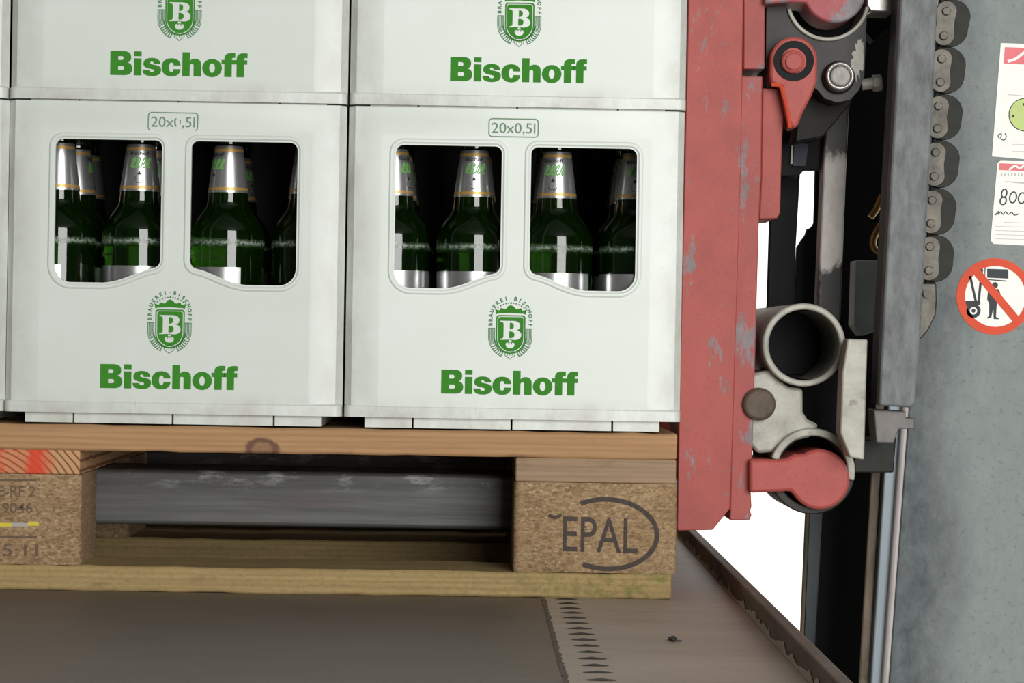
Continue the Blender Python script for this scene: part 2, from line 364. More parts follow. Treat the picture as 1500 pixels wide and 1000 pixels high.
def add_lathe(bm, prof, n=40, mi=0, cx=0, cy=0, close=True):
    rows = [[bm.verts.new((cx + r * math.cos(2 * PI * i / n), cy + r * math.sin(2 * PI * i / n), z)) for i in range(n)] for r, z in prof]
    for a, b in zip(rows, rows[1:]):
        for i in range(n):
            f = bm.faces.new((a[i], a[(i + 1) % n], b[(i + 1) % n], b[i])); f.material_index = mi
    if close:
        bm.faces.new(rows[0][::-1]).material_index = mi; bm.faces.new(rows[-1]).material_index = mi
def add_sweep(bm, pts, rad, n=8, closed=False, mi=0):
    P = [Vector(p) for p in pts]; m = len(P); rings = []
    for i in range(m):
        if closed: d = P[(i + 1) % m] - P[i - 1]
        else: d = P[min(i + 1, m - 1)] - P[max(i - 1, 0)]
        d.normalize(); s = d.cross(Vector((0, 1, 0)));
        if s.length < 1e-4: s = d.cross(Vector((1, 0, 0)))
        s.normalize(); u = s.cross(d)
        rings.append([bm.verts.new(P[i] + s * (rad * math.cos(2 * PI * k / n)) + u * (rad * math.sin(2 * PI * k / n))) for k in range(n)])
    for i in range(m if closed else m - 1):
        A, B = rings[i], rings[(i + 1) % m]
        for k in range(n):
            f = bm.faces.new((A[k], A[(k + 1) % n], B[(k + 1) % n], B[k])); f.material_index = mi
    if not closed:
        bm.faces.new(rings[0][::-1]).material_index = mi; bm.faces.new(rings[-1]).material_index = mi
def curve_mesh(cu):
    o = bpy.data.objects.new('tmp', cu); COL.objects.link(o)
    dg = bpy.context.evaluated_depsgraph_get()
    me = bpy.data.meshes.new_from_object(o.evaluated_get(dg)); bpy.data.objects.remove(o); bpy.data.curves.remove(cu); return me
def fill2d(polys, ext=0.0, bev=0.0):
    """closed outlines (holes by even-odd) -> flat mesh in x,y"""
    cu = bpy.data.curves.new('tmp', 'CURVE'); cu.dimensions = '2D'; cu.fill_mode = 'BOTH'; cu.extrude = ext
    for p in polys:
        s = cu.splines.new('POLY'); s.points.add(len(p) - 1)
        for q, (x, y) in zip(s.points, p): q.co = (x, y, 0, 1)
        s.use_cyclic_u = True
    return curve_mesh(cu)
def text2d(s, size=1.0, offset=0.0, shear=0.0, spacing=1.0, align='CENTER'):
    cu = bpy.data.curves.new('tmp', 'FONT'); cu.body = s; cu.size = size; cu.offset = offset; cu.shear = shear
    cu.space_character = spacing; cu.align_x = align; cu.fill_mode = 'FRONT'; cu.resolution_u = 4
    return curve_mesh(cu)
def put(bm, me, fn, mi=0):
    """add a flat mesh through fn(x,y)->xyz"""
    vs = [bm.verts.new(fn(v.co.x, v.co.y, v.co.z)) for v in me.vertices]
    for p in me.polygons:
        try: f = bm.faces.new([vs[i] for i in p.vertices]); f.material_index = mi
        except ValueError: pass
    bpy.data.meshes.remove(me)
def bez(p0, p1, p2, p3, n=8):
    out = []
    for i in range(1, n + 1):
        t = i / n; a = (1 - t) ** 3; b = 3 * t * (1 - t) ** 2; c = 3 * t * t * (1 - t); d = t ** 3
        out.append((a * p0[0] + b * p1[0] + c * p2[0] + d * p3[0], a * p0[1] + b * p1[1] + c * p2[1] + d * p3[1]))
    return out
def path(start, *segs):
    """segs: a point = line, a triple of points = bezier"""
    pts = [start]
    for s in segs:
        if isinstance(s[0], tuple): pts += bez(pts[-1], *s)
        else: pts.append(s)
    return pts
def rrect(x0, x1, y0, y1, r, n=6):
    p = []
    for cx, cy, a in ((x1 - r, y1 - r, 0), (x0 + r, y1 - r, 90), (x0 + r, y0 + r, 180), (x1 - r, y0 + r, 270)):
        p += [(cx + r * math.cos(R(a + 90 * i / n)), cy + r * math.sin(R(a + 90 * i / n))) for i in range(n + 1)]
    return p
def ell(cx, cy, rx, ry, n=28): return [(cx + rx * math.cos(2 * PI * i / n), cy + ry * math.sin(2 * PI * i / n)) for i in range(n)]
def stroke(pts, wd, closed=False):
    """outline(s) of a stroked polyline"""
    P = [Vector(p) for p in pts]; m = len(P); L = []; Rr = []
    for i in range(m):
        d = (P[(i + 1) % m] - P[i - 1]) if closed else (P[min(i + 1, m - 1)] - P[max(i - 1, 0)])
        d.normalize(); nrm = Vector((-d.y, d.x)) * wd / 2
        L.append(tuple(P[i] + nrm)); Rr.append(tuple(P[i] - nrm))
    return [L, Rr] if closed else [L + Rr[::-1]]
def smoothpath(pts, n=6):
    out = []
    P = [pts[0]] + list(pts) + [pts[-1]]
    for i in range(1, len(P) - 2):
        a, b, c, d = (Vector(P[i - 1]), Vector(P[i]), Vector(P[i + 1]), Vector(P[i + 2]))
        for k in range(n):
            t = k / n
            out.append(tuple(.5 * ((2 * b) + (c - a) * t + (2 * a - 5 * b + 4 * c - d) * t * t + (3 * b - 3 * c + d - a) * t ** 3)))
    out.append(tuple(pts[-1])); return out

# ------------------------------------------------------------------ setting: deck, rim, yard, hall
GZ = -1.15
e0, e1 = WZ(999, 792, 0), WZ(1178, 990, 0)
ed = (e1 - e0).normalized()
def edge_at(y): t = (y - e0.y) / ed.y; return e0.x + ed.x * t
s0, s1 = WZ(797, 880, 0), WZ(830, 1000, 0)
sd = (s1 - s0).normalized()
def seam_at(y): t = (y - s0.y) / sd.y; return s0.x + sd.x * t
DY0, DY1 = -0.95, 1.50
def slab(name, x_l, x_r, mat):
    bm = bmesh.new(); top = [(x_l(DY0), DY0), (x_r(DY0), DY0), (x_r(DY1), DY1), (x_l(DY1), DY1)]
    a = [bm.verts.new((x, y, 0)) for x, y in top]; b = [bm.verts.new((x, y, -0.10)) for x, y in top]
    bm.faces.new(a); bm.faces.new(b[::-1])
    for i in range(4): bm.faces.new((a[i], b[i], b[(i + 1) % 4], a[(i + 1) % 4]))
    bmesh.ops.recalc_face_normals(bm, faces=bm.faces)
    return structure(mk(name, bm, mat, smooth=0))
slab('floor', lambda y: -5.0, lambda y: seam_at(y) - .0008, 'deck')
slab('floor_right', lambda y: seam_at(y) + .0008, lambda y: edge_at(y) + .012, 'deck2')
# anti slip dashes pressed in the deck, a dirt filled seam
bm = bmesh.new(); rnd = random.Random(4)
d0, d1 = WZ(832, 884, 0), WZ(880, 996, 0)
for i in range(30):
    k = -6 + i
    p = d0 + (d1 - d0) * (k / 13.0)
    if p.y < DY0 + .02: continue
    L = .0085 + .002 * rnd.random(); wd = .0032 + .001 * rnd.random()
    vs = [(p.x + L * math.cos(2 * PI * j / 14) * (1.1 if math.cos(2 * PI * j / 14) > 0 else 1.0), p.y + wd * math.sin(2 * PI * j / 14)) for j in range(14)]
    c = bm.verts.new((p.x, p.y, .0016)); rr = [bm.verts.new((x, y, .0003)) for x, y in vs]
    for j in range(14): bm.faces.new((c, rr[j], rr[(j + 1) % 14]))
structure(mk('floor_antislip_marking', bm, 'deckdark'))
bm = bmesh.new(); L_, R_ = [], []
for i in range(120):
    y = DY0 + (0.15 - DY0) * i / 119
    L_.append(bm.verts.new((seam_at(y) - .0010 - .0018 * rnd.random(), y, .0004))); R_.append(bm.verts.new((seam_at(y) + .0006 + .0020 * rnd.random(), y, .0004)))
    if i:
        m_ = None
        bm.faces.new((L_[-2], R_[-2], R_[-1], L_[-1]))
structure(mk('floor_seam_strip', bm, 'brown', smooth=0))
# raised steel rim along the right end of the deck
bm = bmesh.new(); hh, ww = .019, .010
ra = [(edge_at(y), y) for y in (DY0, DY1)]
add = lambda x, y, z: bm.verts.new((x, y, z))
q = [[add(x, y, 0), add(x, y, hh), add(x + ww, y, hh), add(x + ww, y, -.12)] for x, y in ra]
for i in range(4): bm.faces.new((q[0][i], q[1][i], q[1][(i + 1) % 4], q[0][(i + 1) % 4]))
bm.faces.new(q[0]); bm.faces.new(q[1][::-1]); bmesh.ops.recalc_face_normals(bm, faces=bm.faces)
structure(mk('trim_1', bm, 'rust', bevel=.0015))
# deck paint and dirt lapping up the foot of the rim in jagged steps
bm = bmesh.new(); A, B = [], []; zj = .003; yj = DY0
for i in range(150):
    y = yj; yj += rnd.uniform(.002, .022)
    zj = zj * rnd.uniform(.55, .95) if zj > .0022 and rnd.random() < .75 else rnd.uniform(.002, .0105)
    A.append(bm.verts.new((edge_at(y) - .0012, y, .0003))); B.append(bm.verts.new((edge_at(y) - .0006, y, max(.0008, zj))))
    if i: bm.faces.new((A[-2], B[-2], B[-1], A[-1]))
structure(mk('trim_dirt_strip', bm, 'deck2'))
structure(mk('light_block_wall_back', box(-5, edge_at(1.42) - .01, 1.42, 1.47, 0, 1.9), 'black', smooth=0))  # added wall that blocks the bright yard behind the pallet
structure(mk('yard_ground', box(-60, 60, 1.9, 140, GZ - .2, GZ), 'concrete', smooth=0))
structure(mk('hall_ground', box(-9, 9, -8.2, 1.9, GZ - .2, GZ), 'hallfloor', smooth=0))
structure(mk('sky_block_ceiling', box(-9, 9, -8.2, 1.9, 3.2, 3.35), 'hall', smooth=0))  # unseen roof, added to block the sky from above
structure(mk('wall_left', box(-9.15, -9, -8.2, 1.9, GZ, 3.35), 'hall', smooth=0))
structure(mk('wall_right', box(9, 9.15, -8.2, 1.9, GZ, 3.35), 'hall', smooth=0))
structure(mk('sky_block_wall_front', box(-9.15, 9.15, -8.35, -8.2, GZ, 3.35), 'hall', smooth=0))  # unseen wall, added to block the sky behind the camera

# ------------------------------------------------------------------ pallet
pal = thing('pallet', 'used wooden pallet with chipboard blocks carrying the white crates', 'pallet', (PXC, 0, 0))
zs = [0.0, BT - .001, BT + .079, PZ - BT, PZ]     # bottom board, block, stringer, top board
def wobble_box(x0, x1, y0, y1, z0, z1, amp=.001, n=40, seed=1, cham=0):
    """a long plank with a slightly uneven edge"""
    rn = random.Random(seed); bm = bmesh.new(); rows = []
    for i in range(n + 1):
        t = i / n; x = x0 + (x1 - x0) * t
        d = [amp * (rn.random() - .5) for _ in range(4)]
        c = 0
        if cham: c = max(0, cham - min(x - x0, x1 - x))
        rows.append([bm.verts.new((x, y0 + c, z0 + d[0])), bm.verts.new((x, y1 - 0, z0 + d[0])), bm.verts.new((x, y1, z1 + d[1])), bm.verts.new((x, y0 + c, z1 + d[1]))])
    for a, b in zip(rows, rows[1:]):
        for j in range(4): bm.faces.new((a[j], b[j], b[(j + 1) % 4], a[(j + 1) % 4]))
    bm.faces.new(rows[0]); bm.faces.new(rows[-1][::-1]); bmesh.ops.recalc_face_normals(bm, faces=bm.faces); return bm
for i, (y0, wd) in enumerate(((0, .145), (.1875, .100), (.3275, .145), (.5125, .100), (.655, .145))):
    mk('deck_board', wobble_box(PX0 + .001, PX1 - .001, y0, y0 + wd, zs[3], zs[4] - .0006, .0012, 60, i), 'wood', pal, bevel=.002)
bcol = ['woodg', 'endgrain', 'woodg']
for i, x in enumerate((PX0, PXC - .0725, PX1 - .145)):
    o = mk('stringer_board', box(x + .001, x + .1435, .001, .799, zs[2], zs[3]), bcol[i], pal, bevel=.0015)
    if i == 1: o['label'] = 'board end sprayed red'
for i, y0 in enumerate((0, .3275, .700)):
    mk('bottom_board', wobble_box(PX0, PX1 - (.004 if i == 0 else 0), y0, y0 + (.100, .145, .100)[i], .0, zs[1], .0012, 60, 20 + i), 'woodb', pal, bevel=.002)
blocks = {}
for j, (y0, dp) in enumerate(((.0015, .100), (.3275, .145), (.700, .0985))):
    for i, x in enumerate((PX0, PXC - .0725, PX1 - .145)):
        bm = bmesh.new()
        bl = bpy.data.objects
        pts = rrect(x, x + .145, y0, y0 + dp, .006, 4)
        a = [bm.verts.new((p[0], p[1], zs[1] + .0002)) for p in pts]; b = [bm.verts.new((p[0], p[1], zs[2] - .0002)) for p in pts]
        bm.faces.new(a[::-1]); bm.faces.new(b)
        for k in range(len(pts)): bm.faces.new((a[k], a[(k + 1) % len(pts)], b[(k + 1) % len(pts)], b[k]))
        blocks[(i, j)] = mk('block', bm, 'chip', pal)
# brand on the right corner block
bm = bmesh.new(); yb = .0015 - .0003
def at0(x, y): return Vector((W(x, y, .0012)[0], .0011, W(x, y, .0012)[1]))
kpx = 2.3012 / FPX
oc = at0(889, 782)
op = [(44.5e-3 * math.cos(R(a)) - .000, 30.8e-3 * math.sin(R(a))) for a in range(-118, 126, 4)]
put(bm, fill2d(stroke(op, .0042)), lambda x, y, z: Vector((oc.x + x - y * 0 + 0, oc.y, oc.z + y - .0166 * x)))
put(bm, fill2d(stroke([(-.0405, .0165), (-.046, .0138), (-.052, .0158)], .003)), lambda x, y, z: Vector((oc.x + x, oc.y, oc.z + y)))
me = text2d('EPAL', 1.0, 0.002)
xs = [v.co.x for v in me.vertices]; ys = [v.co.y for v in me.vertices]; x0, x1, y0, y1 = min(xs), max(xs), min(ys), max(ys)
tc = at0(880, 783)
put(bm, me, lambda x, y, z: Vector((tc.x + ((x - x0) / (x1 - x0) - .5) * .067, tc.y, tc.z + ((y - y0) / (y1 - y0) - .5) * .031 - .0166 * ((x - x0) / (x1 - x0) - .5) * .067)))
mk('brand_mark', bm, 'burn', blocks[(2, 0)], smooth=0)
# codes on the middle block
bm = bmesh.new()
def line_text(s, px0, px1, pyt, pyb, mi=0):
    me = text2d(s, 1.0, 0.008); xs = [v.co.x for v in me.vertices]; ys = [v.co.y for v in me.vertices]
    a, b, c, d = min(xs), max(xs), min(ys), max(ys)
    P0, P1, P2 = at0(px0, pyb), at0(px1, pyb), at0(px0, pyt)
    put(bm, me, lambda x, y, z: P0 + (P1 - P0) * ((x - a) / (b - a)) + (P2 - P0) * ((y - c) / (d - c)), mi)
line_text('E-RF 2', -2, 52, 711, 727); line_text('9046', 3, 48, 736, 751); line_text('\u00b75\u00b711', -4, 56, 797, 814)
for y in (703, 786):
    a, b = at0(-40, y), at0(54, y); put(bm, fill2d(stroke([(a.x, a.z), (b.x, b.z)], .0016)), lambda x, y, z: Vector((x, a.y, y)))
mk('stamped_code', bm, 'burn2', blocks[(1, 0)], smooth=0)
bm = bmesh.new(); a, b, c, d = at0(0, 768), at0(17, 768), at0(41, 767), at0(57, 766)
for p, q_, mi in ((a, b, 0), (b, c, 1), (c, d, 0)):
    add_box(bm, p.x, q_.x, p.y - .0008, p.y + .001, p.z - .0016, p.z + .0016, mi)
o = mk('staple', bm, None, blocks[(1, 0)], mats=['yellow', 'clip']); o['label'] = 'yellow painted metal staple'

# ------------------------------------------------------------------ crates
CW, CD, CH = .2985, .398, .2765          # shell size; the shell starts 9 mm over the foot
FT = .009
# face outlines in crate coordinates (x from the centre, z up from the shell's lower rim)
def win_outline(sg):
    zt = CH - .0345; zl = CH - .161; zi = zl + .0135
    o_, i_ = .1068, .0130
    pts = []
    pts += [(o_ - .007 + .007 * math.cos(R(a)), zt - .007 + .007 * math.sin(R(a))) for a in range(0, 91, 15)]
    pts += [(i_ + .006 - .006 * math.sin(R(a)), zt - .006 + .006 * math.cos(R(a))) for a in range(0, 91, 15)]
    pts += [(i_ + .007 - .007 * math.cos(R(a)), zi + .0075 - .0075 * math.sin(R(a))) for a in range(0, 76, 15)]
    pts += bez((i_ + .007, zi), (i_ + .020, zi - .003), (i_ + .034, zl + .001), (i_ + .050, zl), 10)
    pts += [(o_ - .015 + .015 * math.sin(R(a)), zl + .015 - .015 * math.cos(R(a))) for a in range(0, 91, 11)]
    return [(sg * x, z) for x, z in pts]
wins = [win_outline(-1), win_outline(1)]
def grow(pts, d):
    P = [Vector(p) for p in pts]; n = len(P); ar = sum(P[i].x * P[(i + 1) % n].y - P[(i + 1) % n].x * P[i].y for i in range(n)); s = 1 if ar > 0 else -1
    out = []
    for i in range(n):
        t = (P[(i + 1) % n] - P[i - 1]).normalized(); out.append((P[i].x + s * t.y * d, P[i].y - s * t.x * d))
    return out

# heavy grotesque lettering, one unit = 1/100 cap height
def glyphs():
    G = {}
    G['B'] = [path((0, 0), (0, 100), (56, 100), ((76, 100), (87, 91), (87, 75)), ((87, 63), (82, 56), (72, 53)), ((86, 49), (92, 41), (92, 28)), ((92, 9), (80, 0), (58, 0))),
              path((33, 63), (33, 79), (46, 79), ((53, 79), (55, 76), (55, 71)), ((55, 66), (53, 63), (46, 63))),
              path((33, 21), (33, 38), (48, 38), ((56, 38), (58, 35), (58, 29)), ((58, 24), (56, 21), (48, 21)))]
    G['i'] = [[(0, 0), (0, 71), (31, 71), (31, 0)], [(0, 80), (0, 100), (31, 100), (31, 80)]]
    G['s'] = [path((74, 49), ((72, 67), (58, 74), (38, 74)), ((18, 74), (3, 67), (3, 50)), ((3, 34), (18, 31), (34, 28)), ((46, 26), (48, 24), (48, 20)), ((48, 16), (44, 14), (38, 14)), ((31, 14), (28, 18), (28, 23)), (0, 23),
                   ((0, 6), (14, -2), (38, -2)), ((62, -2), (77, 6), (77, 24)), ((77, 39), (64, 43), (44, 46)), ((34, 48), (31, 50), (31, 53)), ((31, 57), (34, 59), (38, 59)), ((43, 59), (46, 56), (46, 49)))]
    G['c'] = [path((79, 44), ((77, 64), (63, 74), (41, 74)), ((15, 74), (0, 59), (0, 36)), ((0, 13), (15, -2), (41, -2)), ((63, -2), (77, 8), (79, 29)), (50, 29), ((49, 21), (47, 16), (41, 16)), ((34, 16), (31, 22), (31, 36)), ((31, 50), (34, 56), (41, 56)), ((47, 56), (49, 52), (50, 44)))]
    G['h'] = [path((0, 0), (0, 100), (31, 100), (31, 64), ((36, 71), (43, 74), (52, 74)), ((69, 74), (78, 65), (78, 48)), (78, 0), (47, 0), (47, 43), ((47, 49), (45, 52), (40, 52)), ((34, 52), (31, 48), (31, 42)), (31, 0))]
    G['o'] = [ell(41, 36, 41, 38, 40), ell(41, 36, 12, 20, 28)[::-1]]
    G['f'] = [path((12, 0), (12, 53), (0, 53), (0, 71), (12, 71), (12, 76), ((12, 93), (22, 100), (42, 100)), ((48, 100), (53, 100), (57, 99)), (57, 80), ((47, 81), (43, 80), (43, 73)), (43, 71), (56, 71), (56, 53), (43, 53), (43, 0))]
    return G
GL = glyphs()
def lettering(bm, cx, zb, y, cap, mi=0):
    adv = [('B', 0), ('i', 99), ('s', 135), ('c', 214), ('h', 300), ('o', 383), ('f', 463), ('f', 514)]
    s = cap / 100
    for ch, x0 in adv:
        me = fill2d(GL[ch]); put(bm, me, lambda x, y_, z: Vector((cx + (x0 + x - 285) * s, y, zb + y_ * s)), mi)
def serif_b():
    return [path((517, 470), ((540, 466), (545, 462), (545, 448)), (545, 352), ((545, 338), (540, 334), (517, 330)), (517, 322), (622, 322), ((660, 322), (680, 338), (680, 362)), ((680, 382), (670, 392), (652, 398)), ((676, 403), (690, 416), (690, 437)), ((690, 464), (668, 478), (630, 478)), (517, 478)),
            path((596, 338), (596, 392), ((618, 392), (628, 384), (628, 364)), ((628, 346), (618, 338), (596, 338))),
            path((592, 408), (592, 462), ((620, 466), (634, 456), (634, 434)), ((634, 416), (620, 406), (592, 408)))]
def emblem(bm, cx, cz, y):
    k = .0001088
    T = lambda x, y_, z=0: Vector((cx + (x - 600) * k, y, cz - (y_ - 380) * k))
    def shield(x0, x1, yt, yb, r):
        m = (x0 + x1) / 2; hw = (x1 - x0) / 2
        return path((x0, yt + r), ((x0, yt + r * .4), (x0 + r * .4, yt), (x0 + r, yt)), (x1 - r, yt), ((x1 - r * .4, yt), (x1, yt + r * .4), (x1, yt + r)), (x1, yb - hw * 1.05),
                    ((x1, yb - hw * .4), (m + hw * .45, yb), (m, yb)), ((m - hw * .45, yb), (x0, yb - hw * .4), (x0, yb - hw * 1.05)))
    hop = path((600, 472), ((620, 480), (612, 498), (604, 504)), ((630, 492), (640, 505), (636, 520)), ((632, 540), (615, 545), (600, 545)), ((585, 545), (568, 540), (564, 520)), ((560, 505), (570, 492), (596, 504)), ((588, 498), (580, 480), (600, 472)))
    put(bm, fill2d([shield(484, 722, 276, 592, 26), shield(494, 712, 286, 580, 24)] ), T, 0)
    put(bm, fill2d([shield(500, 706, 292, 572, 22), serif_b()[0], serif_b()[1], serif_b()[2], hop]), T, 0)
    put(bm, fill2d([stroke([(582, 512), (600, 492), (618, 512)], 6)[0]]), T, 0)
    crown = [(484, 270), (474, 228), (500, 238), (512, 238), (520, 218), (552, 228), (566, 222), (578, 204), (600, 194), (624, 204), (638, 222), (652, 228), (684, 218), (694, 238), (706, 238), (732, 228), (722, 270), (703, 263), (600, 258), (500, 263)]
    put(bm, fill2d([crown]), T, 0)
    for i in range(11):
        t = (i - 5) / 5; put(bm, fill2d([ell(603 + 105 * t, 177 + 38 * t * t, 8 if i == 5 else 6, 8 if i == 5 else 6, 10)]), T, 1)
    # words around the top
    s = 'BRAUEREI\u00b7BISCHOFF'; rb = 148; x_c, y_c = 600, 300; st = 72; tot = 2 * st + PI * rb
    for i, ch in enumerate(s):
        d = (i + .5) / len(s) * tot
        if d < st: px, py, a = x_c - rb, y_c + st - d, PI / 2
        elif d > tot - st: px, py, a = x_c + rb, y_c + d - (tot - st), -PI / 2
        else:
            th = PI - (d - st) / rb; px, py, a = x_c + rb * math.cos(th), y_c - rb * math.sin(th), th - PI / 2
        me = text2d(ch, 42, 1.6)
        put(bm, me, lambda x, y_, z: T(px + x * math.cos(a) - y_ * math.sin(a), py - (x * math.sin(a) + y_ * math.cos(a))), 1)
    # band of fine lines, wheat ears and hop flower below
    for j, r in enumerate((176, 166, 156, 146, 136, 127)):
        a1 = 252 if j == 0 else (205 if j < 5 else 246)
        for sg in (-1, 1):
            p = [(600 + sg * r, 384)] + [(600 - sg * r * math.cos(R(a)), 452 - r * math.sin(R(a))) for a in range(180, a1, 4)]
            p = [(600 + sg * r, 384)] + [(600 + sg * r * abs(math.cos(R(a))), 452 - r * math.sin(R(a))) for a in range(180, a1, 4)]
            put(bm, fill2d(stroke(p, 5.5)), T, 1)
    for sg in (-1, 1):
        put(bm, fill2d(stroke([(600 + sg * 178, 384), (600 + sg * 124, 384)], 5)), T, 1)
        for a in range(210, 252, 7):
            for r, tl in ((163, 22), (143, -22)):
                c_ = (600 + sg * r * abs(math.cos(R(a))), 452 - r * math.sin(R(a))); an = R(-(a - 180) + 90 + tl) * (1 if sg < 0 else -1)
                e = [(c_[0] + x * math.cos(an) - y_ * math.sin(an), c_[1] + x * math.sin(an) + y_ * math.cos(an)) for x, y_ in ell(0, 0, 5, 11, 10)]
                put(bm, fill2d([e]), T, 1)
    fl = path((560, 592), ((556, 560), (585, 575), (600, 562)), ((615, 575), (644, 560), (640, 592)), ((646, 612), (616, 612), (600, 636)), ((584, 612), (554, 612), (560, 592)))
    put(bm, fill2d(stroke(fl[:-1], 5, True)), T, 1)
    for x in (582, 600, 618): put(bm, fill2d(stroke([(x, 582), (x, 606)], 4)), T, 1)
    rim = stroke([(600 + sg_ * 128 * abs(math.cos(R(a))), 462 - 128 * math.sin(R(a))) for sg_, a in [(-1, a) for a in range(180, 268, 6)] + [(1, a) for a in range(264, 179, -6)]], 5)
    put(bm, fill2d(rim), T, 0)

def crate_shell(bm):
    """coordinates: x centred, front face at y=0, z=0 at the underside of the foot"""
    z0, z1 = FT, FT + CH; h = CW / 2
    # front skin with its two grip openings, proud of the corner facets
    il, ir, it, ib = -h + .030, h - .030, z1 - .026, z0 + .0090
    for yy, sgn in ((0.0, 1),):
        polys = [[(il, ib - z0), (ir, ib - z0), (ir, it - z0), (il, it - z0)]] + wins
        me = fill2d(polys); put(bm, me, lambda x, y, z: Vector((x, 0, z0 + y)))
        me = fill2d(polys); put(bm, me, lambda x, y, z: Vector((x, .005, z0 + y)))
    # reveals of the openings
    for wo in wins:
        a = [bm.verts.new((x, 0, z0 + z)) for x, z in wo]; b = [bm.verts.new((x, .005, z0 + z)) for x, z in wo]
        for i in range(len(wo)): bm.faces.new((a[i], a[(i + 1) % len(wo)], b[(i + 1) % len(wo)], b[i]))
        rim = grow(wo, .0035)
        add_sweep(bm, [(x, .0018, z0 + z) for x, z in rim], .0030, 10, True)
    # facets round the skin
    rings = [[(il, 0, ib), (ir, 0, ib), (ir, 0, it), (il, 0, it)],
             [(il - .004, .0002, ib), (ir + .004, .0002, ib), (ir + .004, .0002, it + .004), (il - .004, .0002, it + .004)],
             [(-h + .012, .0022, ib), (h - .012, .0022, ib), (h - .012, .0022, z1 - .010), (-h + .012, .0022, z1 - .010)],
             [(-h + .006, .0036, ib), (h - .006, .0036, ib), (h - .006, .0036, z1 - .0006), (-h + .006, .0036, z1 - .0006)],
             [(-h, .011, ib), (h, .011, ib), (h, .011, z1 - .0006), (-h, .011, z1 - .0006)],
             [(-h, .02, ib), (h, .02, ib), (h, .02, z1 - .0006), (-h, .02, z1 - .0006)]]
    V = [[bm.verts.new(p) for p in r] for r in rings]
    for a, b in zip(V, V[1:]):
        for i in (1, 2, 3): bm.faces.new((a[i], b[i], b[(i + 1) % 4], a[(i + 1) % 4]))
    # lower rim band, side and back walls, floor
    pr = rrect(-h, h, -.0008, CD, .007, 5)
    for za, zb_, pts in ((z0 + .0006, z0 + .0095, pr),):
        a = [bm.verts.new((x, y, za)) for x, y in pts]; b = [bm.verts.new((x, y, zb_)) for x, y in pts]
        c = [bm.verts.new((x * .993, .2 + (y - .2) * .993, zb_ + .0016)) for x, y in pts]
        for i in range(len(pts)):
            j = (i + 1) % len(pts); bm.faces.new((a[i], a[j], b[j], b[i])); bm.faces.new((b[i], b[j], c[j], c[i]))
        bm.faces.new(a[::-1]); bm.faces.new(c)
    add_box(bm, -h, -h + .006, .012, CD - .004, z0 + .010, z1 - .0006)
    add_box(bm, h - .006, h, .012, CD - .004, z0 + .010, z1 - .0006)
    add_box(bm, -h + .003, h - .003, CD - .006, CD, z0 + .010, z1 - .0006)
    # foot that nests in the crate below: four pads on a plinth
    for x0, x1 in ((-h + .018, -.0885), (-.0878, -.001), (.0, .0885), (.0895, h - .018)):
        add_box(bm, x0 + .0004, x1 - .0004, .006, CD - .010, .0004, z0 + .002)
crate_bm = bmesh.new(); crate_shell(crate_bm)
white_crate = thing('beer_crate', 'x', 'crate', (0, 0, 0), 'stacked white beer crates')
shell0 = mk('shell', crate_bm, 'plastic', white_crate, smooth=28)
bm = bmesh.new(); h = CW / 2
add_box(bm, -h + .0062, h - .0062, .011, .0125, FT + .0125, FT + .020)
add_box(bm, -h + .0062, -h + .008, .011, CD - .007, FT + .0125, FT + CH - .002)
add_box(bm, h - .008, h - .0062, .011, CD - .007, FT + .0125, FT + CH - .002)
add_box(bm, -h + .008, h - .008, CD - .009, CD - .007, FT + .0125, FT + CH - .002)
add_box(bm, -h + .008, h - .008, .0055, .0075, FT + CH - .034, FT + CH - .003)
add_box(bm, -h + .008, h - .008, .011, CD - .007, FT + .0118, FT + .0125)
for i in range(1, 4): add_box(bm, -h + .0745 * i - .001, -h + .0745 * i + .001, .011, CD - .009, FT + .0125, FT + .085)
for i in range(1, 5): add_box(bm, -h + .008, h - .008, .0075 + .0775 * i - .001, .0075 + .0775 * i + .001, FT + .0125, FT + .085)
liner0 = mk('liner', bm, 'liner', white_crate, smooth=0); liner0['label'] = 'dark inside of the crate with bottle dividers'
bm = bmesh.new(); lettering(bm, 0, FT + .0225, -.0004, .0212); let0 = mk('lettering', bm, 'print', white_crate, smooth=0)
let0['label'] = 'heavy green lettering'
bm = bmesh.new(); emblem(bm, 0, FT + .0815, -.0004); emb0 = mk('emblem', bm, None, white_crate, mats=['print', 'printthin'], smooth=0)
emb0['label'] = 'green crowned shield emblem'
bm = bmesh.new()
fr = rrect(-.0218, .0218, -.0080, .0080, .0028, 5)
put(bm, fill2d(stroke(fr, .0009, True)), lambda x, y, z: Vector((x, y, z)))
me = text2d('20x0,5l', .0132, 0.0, 0, 1.0); xs = [v.co.x for v in me.vertices]; a, b = min(xs), max(xs)
put(bm, me, lambda x, y, z: Vector(((x - (a + b) / 2) * .0385 / (b - a), (y - .0047), 0)))
for v in bm.verts:      # laid on the sloped facet over the openings
    x, y = v.co.x, v.co.y; z = FT + CH - .0178 + y
    t = max(0, min(1, (z - (FT + CH - .0222)) / .0122)); v.co = (x, .0002 + .0020 * t - .0006, z)
vol0 = mk('volume_mark', bm, 'printgrey', white_crate, smooth=0); vol0['label'] = 'small framed volume print'
bm = bmesh.new(); bm.from_mesh(vol0.data)
kill = [f for f in bm.faces if (.0030 < f.calc_center_median().x < .0062 and abs(f.calc_center_median().z - (FT + CH - .0178)) < .0072) or (-.010 < f.calc_center_median().x < .014 and f.calc_center_median().z < FT + CH - .0250)]
bmesh.ops.delete(bm, geom=kill, context='FACES'); vol_scratched = vol0.data.copy(); bm.to_mesh(vol_scratched); bm.free()
crate_parts = [shell0, liner0, let0, emb0, vol0]

CRX = W(754, 400, .0)[0]
def cpos(px, py): return W(px, py, 0.0)[0]
zlow = PZ + .0004; zup = PZ + FT + CH - 0.0085
